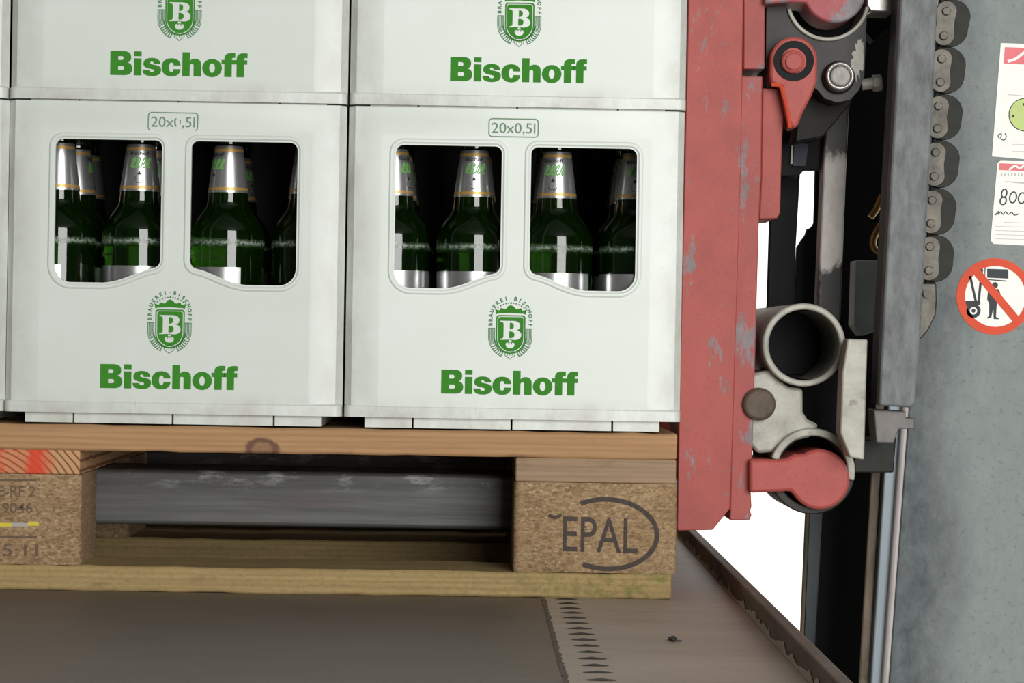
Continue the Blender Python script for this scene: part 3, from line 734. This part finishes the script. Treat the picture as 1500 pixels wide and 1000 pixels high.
# centre pixel of each crate front (lower row read at y=400, upper row at y=75)
spots = [(754, 'low', 0, 'clean white crate on the pallet end beside the red fork, lower row'),
         (256, 'low', 1, 'white crate on the pallet with scratched volume print, bottles showing, lower row'),
         (-242, 'low', 2, 'white crate cut off by the left picture edge, standing on the pallet'),
         (760, 'up', 0, 'white crate stacked on top of the crate beside the red fork'),
         (262, 'up', 1, 'shaded white crate stacked on the crate with scratched volume print'),
         (-238, 'up', 2, 'white crate cut off by the left picture edge, stacked in upper row')]
crates = []
for i, (px, row, k, lab) in enumerate(spots):
    x = W(px, 400 if row == 'low' else 75, 0)[0]; z = zlow if row == 'low' else zup
    if i == 0: r, parts = white_crate, crate_parts
    else:
        r = white_crate.copy(); COL.objects.link(r); parts = []
        for p in crate_parts:
            c = p.copy(); COL.objects.link(c); c.parent = r; parts.append(c)
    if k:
        sl = parts[0].material_slots[0]; sl.link = 'OBJECT'; sl.material = M['plasticshade']  # left columns take a darker copy with the weaker light in its tone
    if i == 1: parts[4].data = vol_scratched
    r.location = (x, [.0012, .0005, .0015, .0, .0016, .0008][i], z); r['label'] = lab
    if row == 'low':
        for p in (parts[2], parts[3], parts[4]): p.location.x = -.0030 if k == 0 else -.0038
    else:
        for p in (parts[2], parts[3], parts[4]): p.location.x = 0.0
    crates.append(r)

# ------------------------------------------------------------------ bottles
def on_cone(r0, z0, r1, z1, a, z, out=.0002):
    t = (z - z0) / (z1 - z0); r = r0 + (r1 - r0) * t + out
    return Vector((r * math.sin(a), -r * math.cos(a), z))
bot = thing('beer_bottle', 'x', 'bottle', (0, 0, 0), 'green beer bottles in the crates')
bm = bmesh.new()
prof = [(.027, 0), (.0318, .0015), (.0332, .006), (.0334, .030), (.0330, .034), (.0330, .1335), (.0335, .137), (.0335, .143), (.0330, .148)]
prof += bez((.0330, .148), (.0330, .157), (.0268, .1625), (.0196, .1735), 10)
prof += bez((.0196, .1735), (.0188, .1750), (.0183, .179), (.0178, .186), 4)
prof += [(.0126, .2265), (.0124, .2375), (.0136, .239), (.0136, .242), (.0127, .244), (.0127, .2505)]
add_lathe(bm, prof, 44); gl = mk('glass', bm, 'glass', bot, smooth=50)
bm = bmesh.new()
zt, zbm, rt, rb = .2280, .1860, .0124, .0179
add_lathe(bm, [(rb - .0004, zbm), (rb + .00035, zbm), (rt + .00035, zt), (rt - .0004, zt)], 44, 0, close=False)
for zz in (.1880, .2228): 
    rr = lambda z: rb + (rt - rb) * (z - zbm) / (zt - zbm) + .0005
    add_lathe(bm, [(rr(zz), zz), (rr(zz + .0026), zz + .0026)], 44, 1, close=False)
foil_mats = ['foil', 'gold', 'inkblack', 'inkgreen']
def cone_text(me, zc, hgt, wdt, mi):
    xs = [v.co.x for v in me.vertices]; ys = [v.co.y for v in me.vertices]; a, b, c, d = min(xs), max(xs), min(ys), max(ys)
    def fn(x, y, z):
        zz = zc + ((y - c) / (d - c) - .5) * hgt; u = ((x - a) / (b - a) - .5) * wdt; r = rr(zz)
        return Vector(((r + .0001) * math.sin(u / r), -(r + .0001) * math.cos(u / r), zz))
    put(bm, me, fn, mi)
cone_text(text2d('Bischoff', 1, .02), .2198, .0032, .0175, 2)
for i in range(4):
    x = (i - 1.5) * .0046
    cone_text_p = stroke(smoothpath([(x - .0012, -.0042), (x + .0004, .0012), (x + .0022, .0046), (x + .0030, .0030), (x + .0008, -.0020), (x + .0014, -.0042), (x + .003, -.0030)], 4), .0012)
    me = fill2d(cone_text_p)
    put(bm, me, lambda x, y, z: Vector(((rr(.2110 + y) + .0001) * math.sin(x / rr(.2110 + y)), -(rr(.2110 + y) + .0001) * math.cos(x / rr(.2110 + y)), .2110 + y)), 3)
for zc, w_, h_ in ((.2020, .0040, .0030), (.1985, .0086, .0007), (.1968, .0080, .0007), (.1951, .0086, .0007), (.1934, .006, .0007)):
    me = fill2d([[(-w_ / 2, -h_ / 2), (w_ / 2, -h_ / 2), (w_ / 2 * (.2 if h_ > .002 else 1), h_ / 2), (-w_ / 2 * (.2 if h_ > .002 else 1), h_ / 2)]])
    put(bm, me, lambda x, y, z: Vector(((rr(zc + y) + .0001) * math.sin(x / rr(zc + y)), -(rr(zc + y) + .0001) * math.cos(x / rr(zc + y)), zc + y)), 2 if h_ > .002 else 2)
nl = mk('neck_label', bm, None, bot, mats=foil_mats, smooth=50); nl['label'] = 'silver neck foil with gold bands'
bm = bmesh.new(); rows = []
for z in (.050, .1185):
    rows.append([bm.verts.new((.0333 * math.sin(R(a)), -.0333 * math.cos(R(a)), z)) for a in range(-75, 76, 5)])
for i in range(len(rows[0]) - 1): bm.faces.new((rows[0][i], rows[0][i + 1], rows[1][i + 1], rows[1][i]))
bl_ = mk('body_label', bm, 'foil', bot, smooth=50); bl_['label'] = 'silver body label'
bm = bmesh.new(); n = 42; rows = []
for r0, z, k in ((.0128, .2520, 0), (.0139, .2505, .0), (.0148, .2465, .0006), (.0152, .2445, .0012)):
    rows.append([bm.verts.new(((r0 + k * (i % 2 - .5)) * math.cos(2 * PI * i / n), (r0 + k * (i % 2 - .5)) * math.sin(2 * PI * i / n), z)) for i in range(n)])
bm.faces.new(rows[0])
for a, b in zip(rows, rows[1:]):
    for i in range(n): bm.faces.new((a[i], b[i], b[(i + 1) % n], a[(i + 1) % n]))
cp = mk('cap', bm, 'cap', bot, smooth=50)
bparts = [gl, nl, bl_, cp]
rnd = random.Random(11)
names = ['far left', 'middle left', 'middle right', 'far right']
first = True
# turn of the neck label toward the camera, front row
turns = {(1, 0): -62, (1, 1): 4, (1, 2): -48, (1, 3): 60, (0, 0): 58, (0, 1): 0, (0, 2): -14, (0, 3): -8}
place = {0: 'the crate beside the red fork', 1: 'the crate with scratched volume print'}
short = {0: 'crate beside red fork', 1: 'crate with scratched volume print'}
winname = ['at left edge of left opening', 'at right edge of left opening', 'at left edge of right opening', 'at right edge of right opening']
# front row centre pixels (bottle axis as seen through the openings)
frontpx = {(1, 0): 87, (1, 1): 205, (1, 2): 334, (1, 3): 453, (0, 0): 576, (0, 1): 694, (0, 2): 815, (0, 3): 932}
for k in (0, 1):
    cr = crates[k]; zb = cr.location.z + FT + .0128
    for rw in range(3):
        for cl in range(4):
            y = cr.location.y + .0465 + .0775 * rw
            if rw == 0: x = W(frontpx[(k, cl)], 300, y)[0]
            else: x = cr.location.x + (cl - 1.5) * .0722 + rnd.uniform(-.0015, .0015)
            tw = turns.get((k, cl), 0) if rw == 0 else rnd.uniform(-90, 90)
            if first: b = bot; first = False
            else:
                b = bot.copy(); COL.objects.link(b)
                for p in bparts:
                    c = p.copy(); COL.objects.link(c); c.parent = b
            b.location = (x, y, zb); b.rotation_euler = (0, 0, R(tw))
            if rw == 0: b['label'] = 'front green bottle %s, %s' % (winname[cl], short[k])
            else: b['label'] = 'dim green bottle, %s row back, %s column, %s' % (['', 'second', 'third'][rw], names[cl], short[k])
            b['group'] = 'green beer bottles in %s' % place[k]

# ------------------------------------------------------------------ forklift
fx = FLOC[0]
fl = thing('forklift', 'forklift front with red fork, grey mast and lift chain beside the pallet', 'forklift', (fx, .35, GZ))
def P(name, pxs, Y, th, mat, parent=fl, bevel=.0012, label=None):
    o = mk(name, pprism(pxs, Y, th), mat, parent, bevel=bevel)
    if label: o['label'] = label
    return o
FY = .125
# --- fork: shank, tine, heel
fork = P('fork_shank', [(1011, -220), (1092, -220), (1088, 60), (1085, 260), (1078, 480), (1072, 672), (1069, 745), (1044, 776), (994, 777), (992, 775), (995, 600), (1001, 330), (1009, 0)], FY, .115, 'red', bevel=.002, label='red painted upright shank of the fork')
bm = bmesh.new()
tz1, tz0 = W(450, 691, FY)[1], W(450, 772, FY)[1]
xL = PX0 - .05; xR = W(998, 700, FY)[0]
add_prism(bm, [(xL, tz0 + .028), (xL, tz0 + .044), (xL + .35, tz1), (xR, tz1), (xR, tz0), (xL + .35, tz0)], FY + .003, FY + .118)
o = mk('fork_tine', bm, 'steel', fork, bevel=.004, segs=3); o['label'] = 'bare steel tine inside the pallet'
far = fork.copy(); COL.objects.link(far); far.parent = fl; far.location = (0, .43, 0)
ft = o.copy(); COL.objects.link(ft); ft.parent = far
# --- red carriage plates
pl_ = P('carriage_plate', [(1086, 111), (1117, 112), (1115, 260), (1112, 322), (1107, 500), (1103, 640), (1100, 722), (1101, 742), (1099, 748), (1101, 754), (1098, 762), (1069, 762), (1071, 672), (1076, 490), (1083, 260)], FY + .006, .11, 'redwear', bevel=.0012, label='red edge plate worn to bare metal')
P('upper_carriage_plate', [(1090, -220), (1122, -220), (1121, 0), (1120, 101), (1089, 101)], FY + .006, .11, 'redwear')
P('stop_plate', [(1117, 129), (1140, 130), (1145, 142), (1149, 168), (1146, 197), (1144, 260), (1143, 312), (1138, 320), (1112, 321), (1115, 260)], FY + .012, .10, 'red')
latch = P('latch', arc(1163, 88, 34.5, 170, -5, 24) + [(1197, 118), (1190, 138), (1176, 165), (1168, 186), (1160, 188), (1152, 168), (1147, 140), (1145, 127), (1130, 122), (1128, 110)], FY - .004, .045, 'redclean', bevel=.0025)
mk('socket', ptube(1163, 89, 29.5, 19, FY - .0055, .02), 'black', latch)
bm = pcyl(1162, 90, 17, FY - .010, .02); o = mk('pin', bm, 'redclean', latch, bevel=.002); mk_ = pcyl(1163, 90, 12.5, FY - .0125, .01)
mk('pin_head', mk_, 'redclean', latch, bevel=.001)
mk('pin_socket_floor', pcyl(1163, 89, 28, FY + .001, .004), 'black', latch)
bm = bmesh.new(); pts = [(1130, 124), (1143, 126), (1148, 140), (1154, 165), (1157, 187)]
add_sweep(bm, [(W(x, y, FY - .0035)[0], FY - .0035, W(x, y, FY - .0035)[1]) for x, y in smoothpath(pts, 5)], .0022, 8)
mk('paint_seam', bm, 'orange', latch)
# --- upper casting, red hook and bolt
hk = P('upper_hook', arc(1223, -12, 45, 60, -158, 40) + [(1178, 4), (1160, 3), (1120, 6), (1121, -80), (1230, -80)], FY - .005, .06, 'redgrey', bevel=.002, label='worn red upper hook of the carriage')
cast = P('upper_casting', [(1123, 2), (1135, 0)] + [(x, y) for x, y in arc(1213, -2, 59, 195, 345, 24)] + [(1270, 10), (1266, 112), (1258, 132), (1245, 146), (1226, 150), (1208, 144), (1198, 132), (1180, 120), (1128, 125), (1122, 100)], FY + .02, .08, 'castdark', bevel=.0025)
mk('casting_lip', ptube(1213, -2, 62, 56.5, FY + .016, .07, 48, -10, -165), 'cast', cast, bevel=.001)
mk('casting_bore', pprism(arc(1213, -2, 57, 0, 359, 40), FY + .08, .01), 'black', cast)
bo = mk('bolt', pcyl(1229, 113, 24, FY + .014, .02), 'castdark', cast, bevel=.002)
mk('bolt_head', ptube(1231, 111, 20.5, 15.5, FY + .006, .02), 'shiny', cast, bevel=.0015)
mk('bolt_pin', pcyl(1231.5, 111, 14.5, FY + .008, .02), 'boltpin', cast, bevel=.002)
rw = random.Random(3); ws = []
for k in range(40):
    a = 2 * PI * k / 40; q = 1 + .28 * rw.uniform(-1, 1)
    ws.append((min(1265, 1257 + 9.5 * q * math.cos(a) - .10 * 26 * math.sin(a)), 88 + 26 * q * math.sin(a)))
P('wear_highlight_spot', ws, FY + .0196, .001, 'cast', cast, bevel=0, label='worn spot with a painted highlight')  # worn silver, with the casting's highlight put into its colour
bm = bmesh.new(); a = W(1262, 124, FY + .03); b = W(1278, 122, FY + .03); c = W(1291, 121, FY + .03)
add_sweep(bm, [(a[0], FY + .03, a[1]), (b[0], FY + .03, b[1])], .0055, 16); add_sweep(bm, [(b[0], FY + .03, b[1]), (c[0], FY + .03, c[1])], .0078, 6)
mk('grease_nipple', bm, 'cast', cast)
P('diagonal_arm', [(1190, 120), (1262, 120), (1246, 152), (1206, 200), (1165, 208), (1168, 180)], FY + .06, .05, 'grease')
P('clamp_nut', [(1271, -40), (1311, -40), (1310, 18), (1276, 16), (1270, 8)], FY + .02, .05, 'shiny')
P('upper_bracket', [(1270, -40), (1330, -40), (1316, 30), (1280, 60), (1262, 40)], FY + .10, .03, 'black')
# --- lower tube, casting, collar, red hook
tube = mk('side_shift_tube', ptube(1178, 505, 61, 52, FY - .002, .62, 64), 'cast', fl, bevel=.0015); tube['label'] = 'open grey tube of the carriage'
mk('tube_bore', ptube(1178, 505, 52.3, 51.4, FY + .008, .60, 64), 'black', tube)
mk('tube_plug', pprism(circ(1178, 505, 51, 40), FY + .12, .01), 'black', tube)
P('carriage_shade_plate', [(1106, 548), (1250, 548), (1250, 694), (1140, 694), (1104, 668)], FY + .115, .01, 'black')  # added black sheet in place of the shade behind the collar
lc = P('lower_casting', [(1100, 548), (1128, 541), (1140, 556), (1155, 566), (1176, 569), (1176, 603), (1183, 614), (1200, 622), (1188, 640), (1150, 648), (1132, 662), (1110, 664), (1098, 650)], FY + .012, .08, 'cast', bevel=.003)
mk('casting_bolt', pcyl(1113, 592, 24, FY - .002, .03), 'brown', lc, bevel=.003)
clr = mk('collar', ptube(1190, 690, 63, 52, FY + .004, .11, 40, -12, 163), 'cast', fl, bevel=.0012)
mk('collar_underside', ptube(1190, 690, 63, 51, FY + .005, .11, 40, -150, -12), 'raildark', clr, bevel=.0012)
mk('collar_bore', ptube(1190, 690, 52.3, 50, FY + .03, .09, 56, -165, 160), 'black', lc)
lh = P('lower_hook', [(1098, 672)] + [(1140, 673), (1153, 671), (1164, 665)] + arc(1201, 702, 44, 122, -145, 44) + [(1158, 719), (1146, 720), (1098, 722)], FY - .006, .10, 'redclean', bevel=.003, label='red lower hook with a round head')
P('side_plate', [(1242, 496), (1271, 497), (1269, 560), (1266, 673), (1245, 670), (1231, 634), (1234, 545)], FY - .045, .03, 'cast', bevel=.0015, label='pale cast plate beside the tube')
# --- dark mast parts behind
P('inner_post', [(1128, 120), (1173, 120), (1172, 258), (1166, 360), (1161, 520), (1122, 520), (1128, 322)], FY + .20, .012, 'black')
P('hose_cover', [(1198, 120), (1212, 120), (1205, 330), (1200, 520), (1160, 520), (1168, 362), (1174, 352), (1180, 344), (1183, 335), (1189, 333), (1193, 326), (1195, 250)], FY + .22, .012, 'black')
P('cross_bracket', [(1144, 186), (1172, 196), (1205, 150), (1216, 150), (1208, 249), (1178, 249), (1170, 258), (1142, 258)], FY + .14, .02, 'black')
P('bracket_edge', [(1160, 201), (1162.5, 201), (1161, 240), (1158, 240)], FY + .135, .01, 'cast', bevel=0)
P('bracket_face', [(1164, 204), (1184, 212), (1180, 243), (1162, 243)], FY + .134, .01, 'navy', bevel=0)
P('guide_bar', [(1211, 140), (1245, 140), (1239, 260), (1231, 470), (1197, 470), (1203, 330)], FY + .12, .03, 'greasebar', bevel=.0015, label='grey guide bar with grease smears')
P('mast_shade_plate', [(1233, -220), (1350, -220), (1330, 690), (1190, 690), (1192, 540), (1225, 440)], FY + .30, .04, 'black')  # added black sheet standing in for the shaded inside of the mast
P('cylinder_block', [(1254, 381), (1300, 381), (1298, 480), (1262, 492), (1251, 476)], FY + .16, .04, 'block')
bm = bmesh.new()
def ptp(x, y, Y): q_ = W(x, y, Y); return (q_[0], Y, q_[1])
add_sweep(bm, [ptp(x, y, FY + .13) for x, y in smoothpath([(1275, 318), (1284, 306), (1292, 286)], 5)], .0032, 10)
add_sweep(bm, [ptp(x, y, FY + .13) for x, y in smoothpath([(1296, 322), (1286, 336), (1279, 352), (1281, 364), (1290, 370)], 5)], .0034, 10)
mk('hydraulic_fitting', bm, 'brass', fl)
# --- mast rail; shade is put into the greased flank's dark colour
RY = .07
P('mast_rail', [(1332, -220), (1386, -220), (1374, -10), (1361, 260), (1348, 500), (1341, 590), (1335, 597), (1288, 594), (1292, 500), (1305, 260), (1320, -10)], RY, .020, 'rail', bevel=.002, label='grey steel mast rail')
P('rail_flank', [(1331, -220), (1380, -220), (1368, -10), (1355, 260), (1341, 500), (1334, 592), (1288, 592), (1291, 500), (1304, 260), (1319, -10)], RY + .0205, .050, 'raildark', bevel=0)
P('rail_foot', [(1280, 600), (1327, 602), (1327, 612), (1340, 612), (1340, 628), (1317, 628), (1309, 649), (1284, 648)], RY + .02, .04, 'railfoot', label='stepped steel block under the mast rail')
P('lower_stop', [(1250, 646), (1313, 640), (1309, 692), (1252, 692)], RY + .07, .06, 'chaindark')
# --- lift chain
CY = RY + .028
pins = [(1387, 16), (1383, 52), (1380, 86), (1378, 120), (1375.5, 155), (1373.5, 188), (1371, 223), (1369, 258), (1366, 293), (1364, 327), (1362.5, 361), (1361, 396), (1359, 430)]
pins = [(1389.5, -53), (1388.5, -19)] + pins
chn = mk('lift_chain', pprism([(1380, -70), (1396, -70), (1368, 440), (1354, 440)], CY + .006, .006), 'chaindark', fl, bevel=.001)
for i in range(0, len(pins) - 1, 2):
    (xa, ya), (xb, yb) = pins[i], pins[i + 1]
    bm = bmesh.new()
    def stad(ra, rbx, dx, waist=0):
        up = arc(xa + dx, ya, rbx, 180, 0, 14, ra); dn = arc(xb + dx, yb, rbx, 0, -180, 14, ra)
        mid_ = ((xa + xb) / 2 + dx, (ya + yb) / 2)
        return up + ([(mid_[0] + rbx - waist, mid_[1])] if waist else []) + dn + ([(mid_[0] - rbx + waist, mid_[1])] if waist else [])
    pprism(stad(15.0, 15.5, 0, 2.0), CY - .003, .003, bm, 0)
    lobe = lambda q: arc(xa + 8, ya + 9, 27 - q, 180, 0, 18, 26 - q) + arc(xb + 8, yb - 9, 27 - q, 0, -180, 18, 26 - q)
    pprism(lobe(0), CY + .0004, .005, bm, 1)
    pprism(lobe(2), CY + .013, .012, bm, 1)
    for x, y in ((xa, ya), (xb, yb)): pprism(circ(x, y, 6.2, 18), CY - .0055, .012, bm, 2)
    mk('chain_link', bm, None, chn, mats=['chain', 'chaindark', 'chain'], bevel=.0006)
P('chain_anchor', [(1340, 414), (1372, 414), (1373, 440), (1371, 462), (1360, 484), (1350, 496), (1340, 496)], CY - .002, .014, 'chain', chn, bevel=.0015)
bm = pcyl(1359, 430, 6.5, CY - .006, .012, 18); mk('anchor_pin', bm, 'chain', chn)
# --- mast outer plate with stickers
PY = .185
def down(pa, pb, Y, z):      # carry a slanted edge on down to height z
    a, b = Vector(W(*pa, Y)), Vector(W(*pb, Y)); t = (z - a.y) / (b.y - a.y); return (a.x + (b.x - a.x) * t, z)
zb0, zt0 = GZ + .06, .75
def slant(pa, pb, pc, pd, Y, th, mat, name, parent=fl, bevel=.0015):
    """plate between the slanted edges pa-pb (left) and pc-pd (right)"""
    bm = bmesh.new(); add_prism(bm, [down(pa, pb, Y, zb0), down(pc, pd, Y, zb0), down(pc, pd, Y, zt0), down(pa, pb, Y, zt0)], Y, Y + th)
    return mk(name, bm, mat, parent, bevel=bevel)
E_top, E_bot = (1373, -20), (1298, 1000)
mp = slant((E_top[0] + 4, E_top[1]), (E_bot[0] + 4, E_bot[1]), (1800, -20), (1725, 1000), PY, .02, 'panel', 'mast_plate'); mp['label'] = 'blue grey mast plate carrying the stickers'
slant((E_top[0] - 6, E_top[1]), (E_bot[0] - 5, E_bot[1]), (E_top[0] + 7, E_top[1]), (E_bot[0] + 7, E_bot[1]), PY + .0015, .02, 'edge', 'plate_edge', mp, .004)['label'] = 'pale worn edge of the plate'
slant((1341, -20), (1276, 1000), (E_top[0], -20), (E_bot[0], 1000), PY + .012, .02, 'bluegrey', 'plate_flange', mp)
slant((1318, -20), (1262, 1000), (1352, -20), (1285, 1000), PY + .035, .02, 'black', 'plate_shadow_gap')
slant((1318, 0), (1258.5, 1000), (1331, 0), (1272, 1000), PY + .022, .006, 'rustwood', 'weathered_edge_strip')
def lowpost(name, xa0, xa1, xb0, xb1, Y, th, mat):
    bm = bmesh.new(); add_prism(bm, [down((xa0, 755), (xa1, 1000), Y, zb0), down((xb0, 755), (xb1, 1000), Y, zb0), (down((xb0, 755), (xb1, 1000), Y, 0)[0], W(1200, 660, Y)[1]), (down((xa0, 755), (xa1, 1000), Y, 0)[0], W(1200, 660, Y)[1])], Y, Y + th)
    return mk(name, bm, mat, fl, bevel=.0015)
lowpost('lower_post_edge', 1185, 1174, 1190, 1179, .36, .01, 'rustwood')
lowpost('lower_post', 1189, 1178, 1212, 1197, .365, .02, 'darkgrey')
lowpost('lower_channel', 1206, 1192, 1300, 1290, .39, .03, 'black')
# --- stickers on the plate
SY = PY - .0006
def flat(bm, polys, mi, dy=0.0):
    """outlines in photo pixels, laid on the plate"""
    q_ = [[W(x, y, SY) for x, y in p] for p in polys]
    put(bm, fill2d(q_), lambda x, y, z: Vector((x, SY - dy, y)), mi)
def thick(bm, poly, mi=0): add_prism(bm, [W(x, y, SY) for x, y in poly], SY, SY + .0008, mi)
def shear_rect(x0, x1, y0, y1): # follows the lean of the plate
    return [(x0 - .075 * (y0 - y0), y0), (x1, y0 + .0166 * (x1 - x0)), (x1 - .085 * (y1 - y0), y1 + .0166 * (x1 - x0)), (x0 - .085 * (y1 - y0), y1)]
bm = bmesh.new()
thick(bm, [(1466, 63), (1545, 66), (1532, 236), (1453, 229)])
flat(bm, [[(1472, 69), (1541, 72), (1538, 96), (1470, 93)]], 1, .0002)
flat(bm, [stroke(smoothpath([(1476, 90), (1488, 86), (1500, 77), (1508, 74), (1520, 84), (1532, 78)], 5), 4)[0]], 0, .0004)
flat(bm, [circ(1502, 168, 24, 36)], 2, .0002); flat(bm, stroke(circ(1502, 168, 24, 36), 1.2, True), 4, .0004)
flat(bm, [[(1476, 138), (1536, 143), (1536, 144), (1476, 139)]], 3, .0002)
for x0, y0 in ((1484, 170), (1500, 153)): flat(bm, [circ(x0, y0, 2, 10)], 4, .0004)
flat(bm, stroke(smoothpath([(1464, 203), (1462, 198), (1467, 196), (1466, 203), (1471, 205), (1474, 200), (1472, 195)], 4), 1.3), 4, .0002)
for y in (211, 221): flat(bm, [[(1482, y), (1530, y + 1), (1530, y + 1.6), (1482, y + .6)]], 3, .0002)
mk('inspection_sticker', bm, None, mp, mats=['paper', 'pinkred', 'lime', 'palegrey', 'signink'], smooth=0)['label'] = 'white sticker with red header and lime green disc'
bm = bmesh.new()
thick(bm, [(1466, 234.5), (1538, 237), (1541, 241), (1532, 357), (1528, 361), (1455, 357), (1451, 352), (1461, 239)])
flat(bm, [[(1464, 239), (1536, 242), (1535, 252), (1463, 249)]], 1, .0002)
flat(bm, [stroke(smoothpath([(1478, 249), (1486, 243), (1494, 246), (1502, 241)], 5), 3)[0]], 0, .0004)
for i in range(9): flat(bm, [[(1466 + 5 * i, 254), (1468 + 5 * i, 254), (1468 + 5 * i, 258), (1466 + 5 * i, 258)]], 3, .0002)
flat(bm, [[(1470, 265), (1530, 269), (1530, 271), (1486, 268)]], 3, .0002)
def loop(cx, cy, rx, ry, n=24, sl=.12): return [(cx + rx * math.cos(2 * PI * i / n) - sl * ry * math.sin(2 * PI * i / n), cy + ry * math.sin(2 * PI * i / n)) for i in range(n)]
for cx, cy, rx, ry in ((1471, 283, 3.8, 6), (1469.5, 294, 4.5, 5.5), (1484, 289, 5, 8), (1497, 290, 5.2, 7.8)):
    flat(bm, stroke(loop(cx, cy, rx, ry), 2.0, True), 4, .0002)
flat(bm, stroke(smoothpath([(1458, 315), (1463, 309), (1461, 315), (1466, 310), (1469, 314), (1473, 310), (1477, 314), (1482, 311), (1486, 315), (1493, 313)], 4), 1.5), 4, .0002)
for i, y in enumerate((325, 331, 337, 343, 349)):
    flat(bm, [[(1458 + (12 if i == 0 else 0), y), (1526, y + 2), (1526, y + 2.8), (1458 + (12 if i == 0 else 0), y + .8)]], 3, .0002)
mk('load_sticker', bm, None, mp, mats=['paper', 'pinkred', 'lime', 'palegrey', 'signink'], smooth=0)['label'] = 'white sticker with handwritten 800'
bm = bmesh.new(); sx, sy = 1457, 434
thick(bm, circ(sx, sy, 56, 56))
flat(bm, [circ(sx, sy, 56, 56), circ(sx + 1, sy, 44.5, 48)], 1, .0002)
flat(bm, [[(1446, 393.5), (1477, 394.5), (1477, 408), (1446, 406.5)]], 2, .0002)
flat(bm, stroke([(1443, 392), (1442.5, 409), (1474, 411.5)], 1.6), 2, .0002)
flat(bm, stroke([(1438.5, 394), (1433, 446)], 3.6), 2, .0002); flat(bm, stroke([(1421, 404), (1430, 444)], 3.6), 2, .0002)
flat(bm, [circ(1426, 455, 10.5, 26), circ(1426, 455, 5.5, 18)], 2, .0002); flat(bm, [circ(1426, 455, 3, 12)], 2, .0002)
flat(bm, [[(1406, 441), (1436, 440), (1436, 446), (1412, 450)]], 2, .00015)
flat(bm, [circ(1457.5, 417.5, 4.4, 18)], 2, .0002)
flat(bm, [[(1450, 424), (1462, 423), (1465, 428), (1464, 441), (1461, 441), (1460, 447), (1459, 464), (1463, 466), (1463, 467.5), (1455.5, 467), (1455, 452), (1452, 465), (1446, 466.5), (1446, 465), (1449, 462), (1449, 445), (1446, 438), (1447, 428)]], 2, .0002)
a0 = (1424, 390); a1 = (1492, 472)
flat(bm, stroke([a0, a1], 11.5), 1, .0005)
mk('prohibition_sign', bm, None, mp, mats=['paper', 'signred', 'signink'], smooth=0)['label'] = 'round red prohibition sticker: no standing under raised load'

# ------------------------------------------------------------------ small dirt on the deck
p = WZ(985, 940, 0); bm = bmesh.new(); bmesh.ops.create_icosphere(bm, subdivisions=3, radius=.0034)
for v in bm.verts: v.co *= .75 + .5 * random.Random(hash((round(v.co.x, 5), round(v.co.z, 5)))).random(); v.co.z = v.co.z * .6
zm = min(v.co.z for v in bm.verts)
for v in bm.verts: v.co += Vector((p.x, p.y, -zm))
add_sweep(bm, [(p.x + .002, p.y, .0012), (p.x + .007, p.y + .001, .0009)], .0006, 6)
tag(mk('dirt_crumb', bm, 'deckdark'), 'small dark crumb of dirt lying on the bare deck', 'dirt')
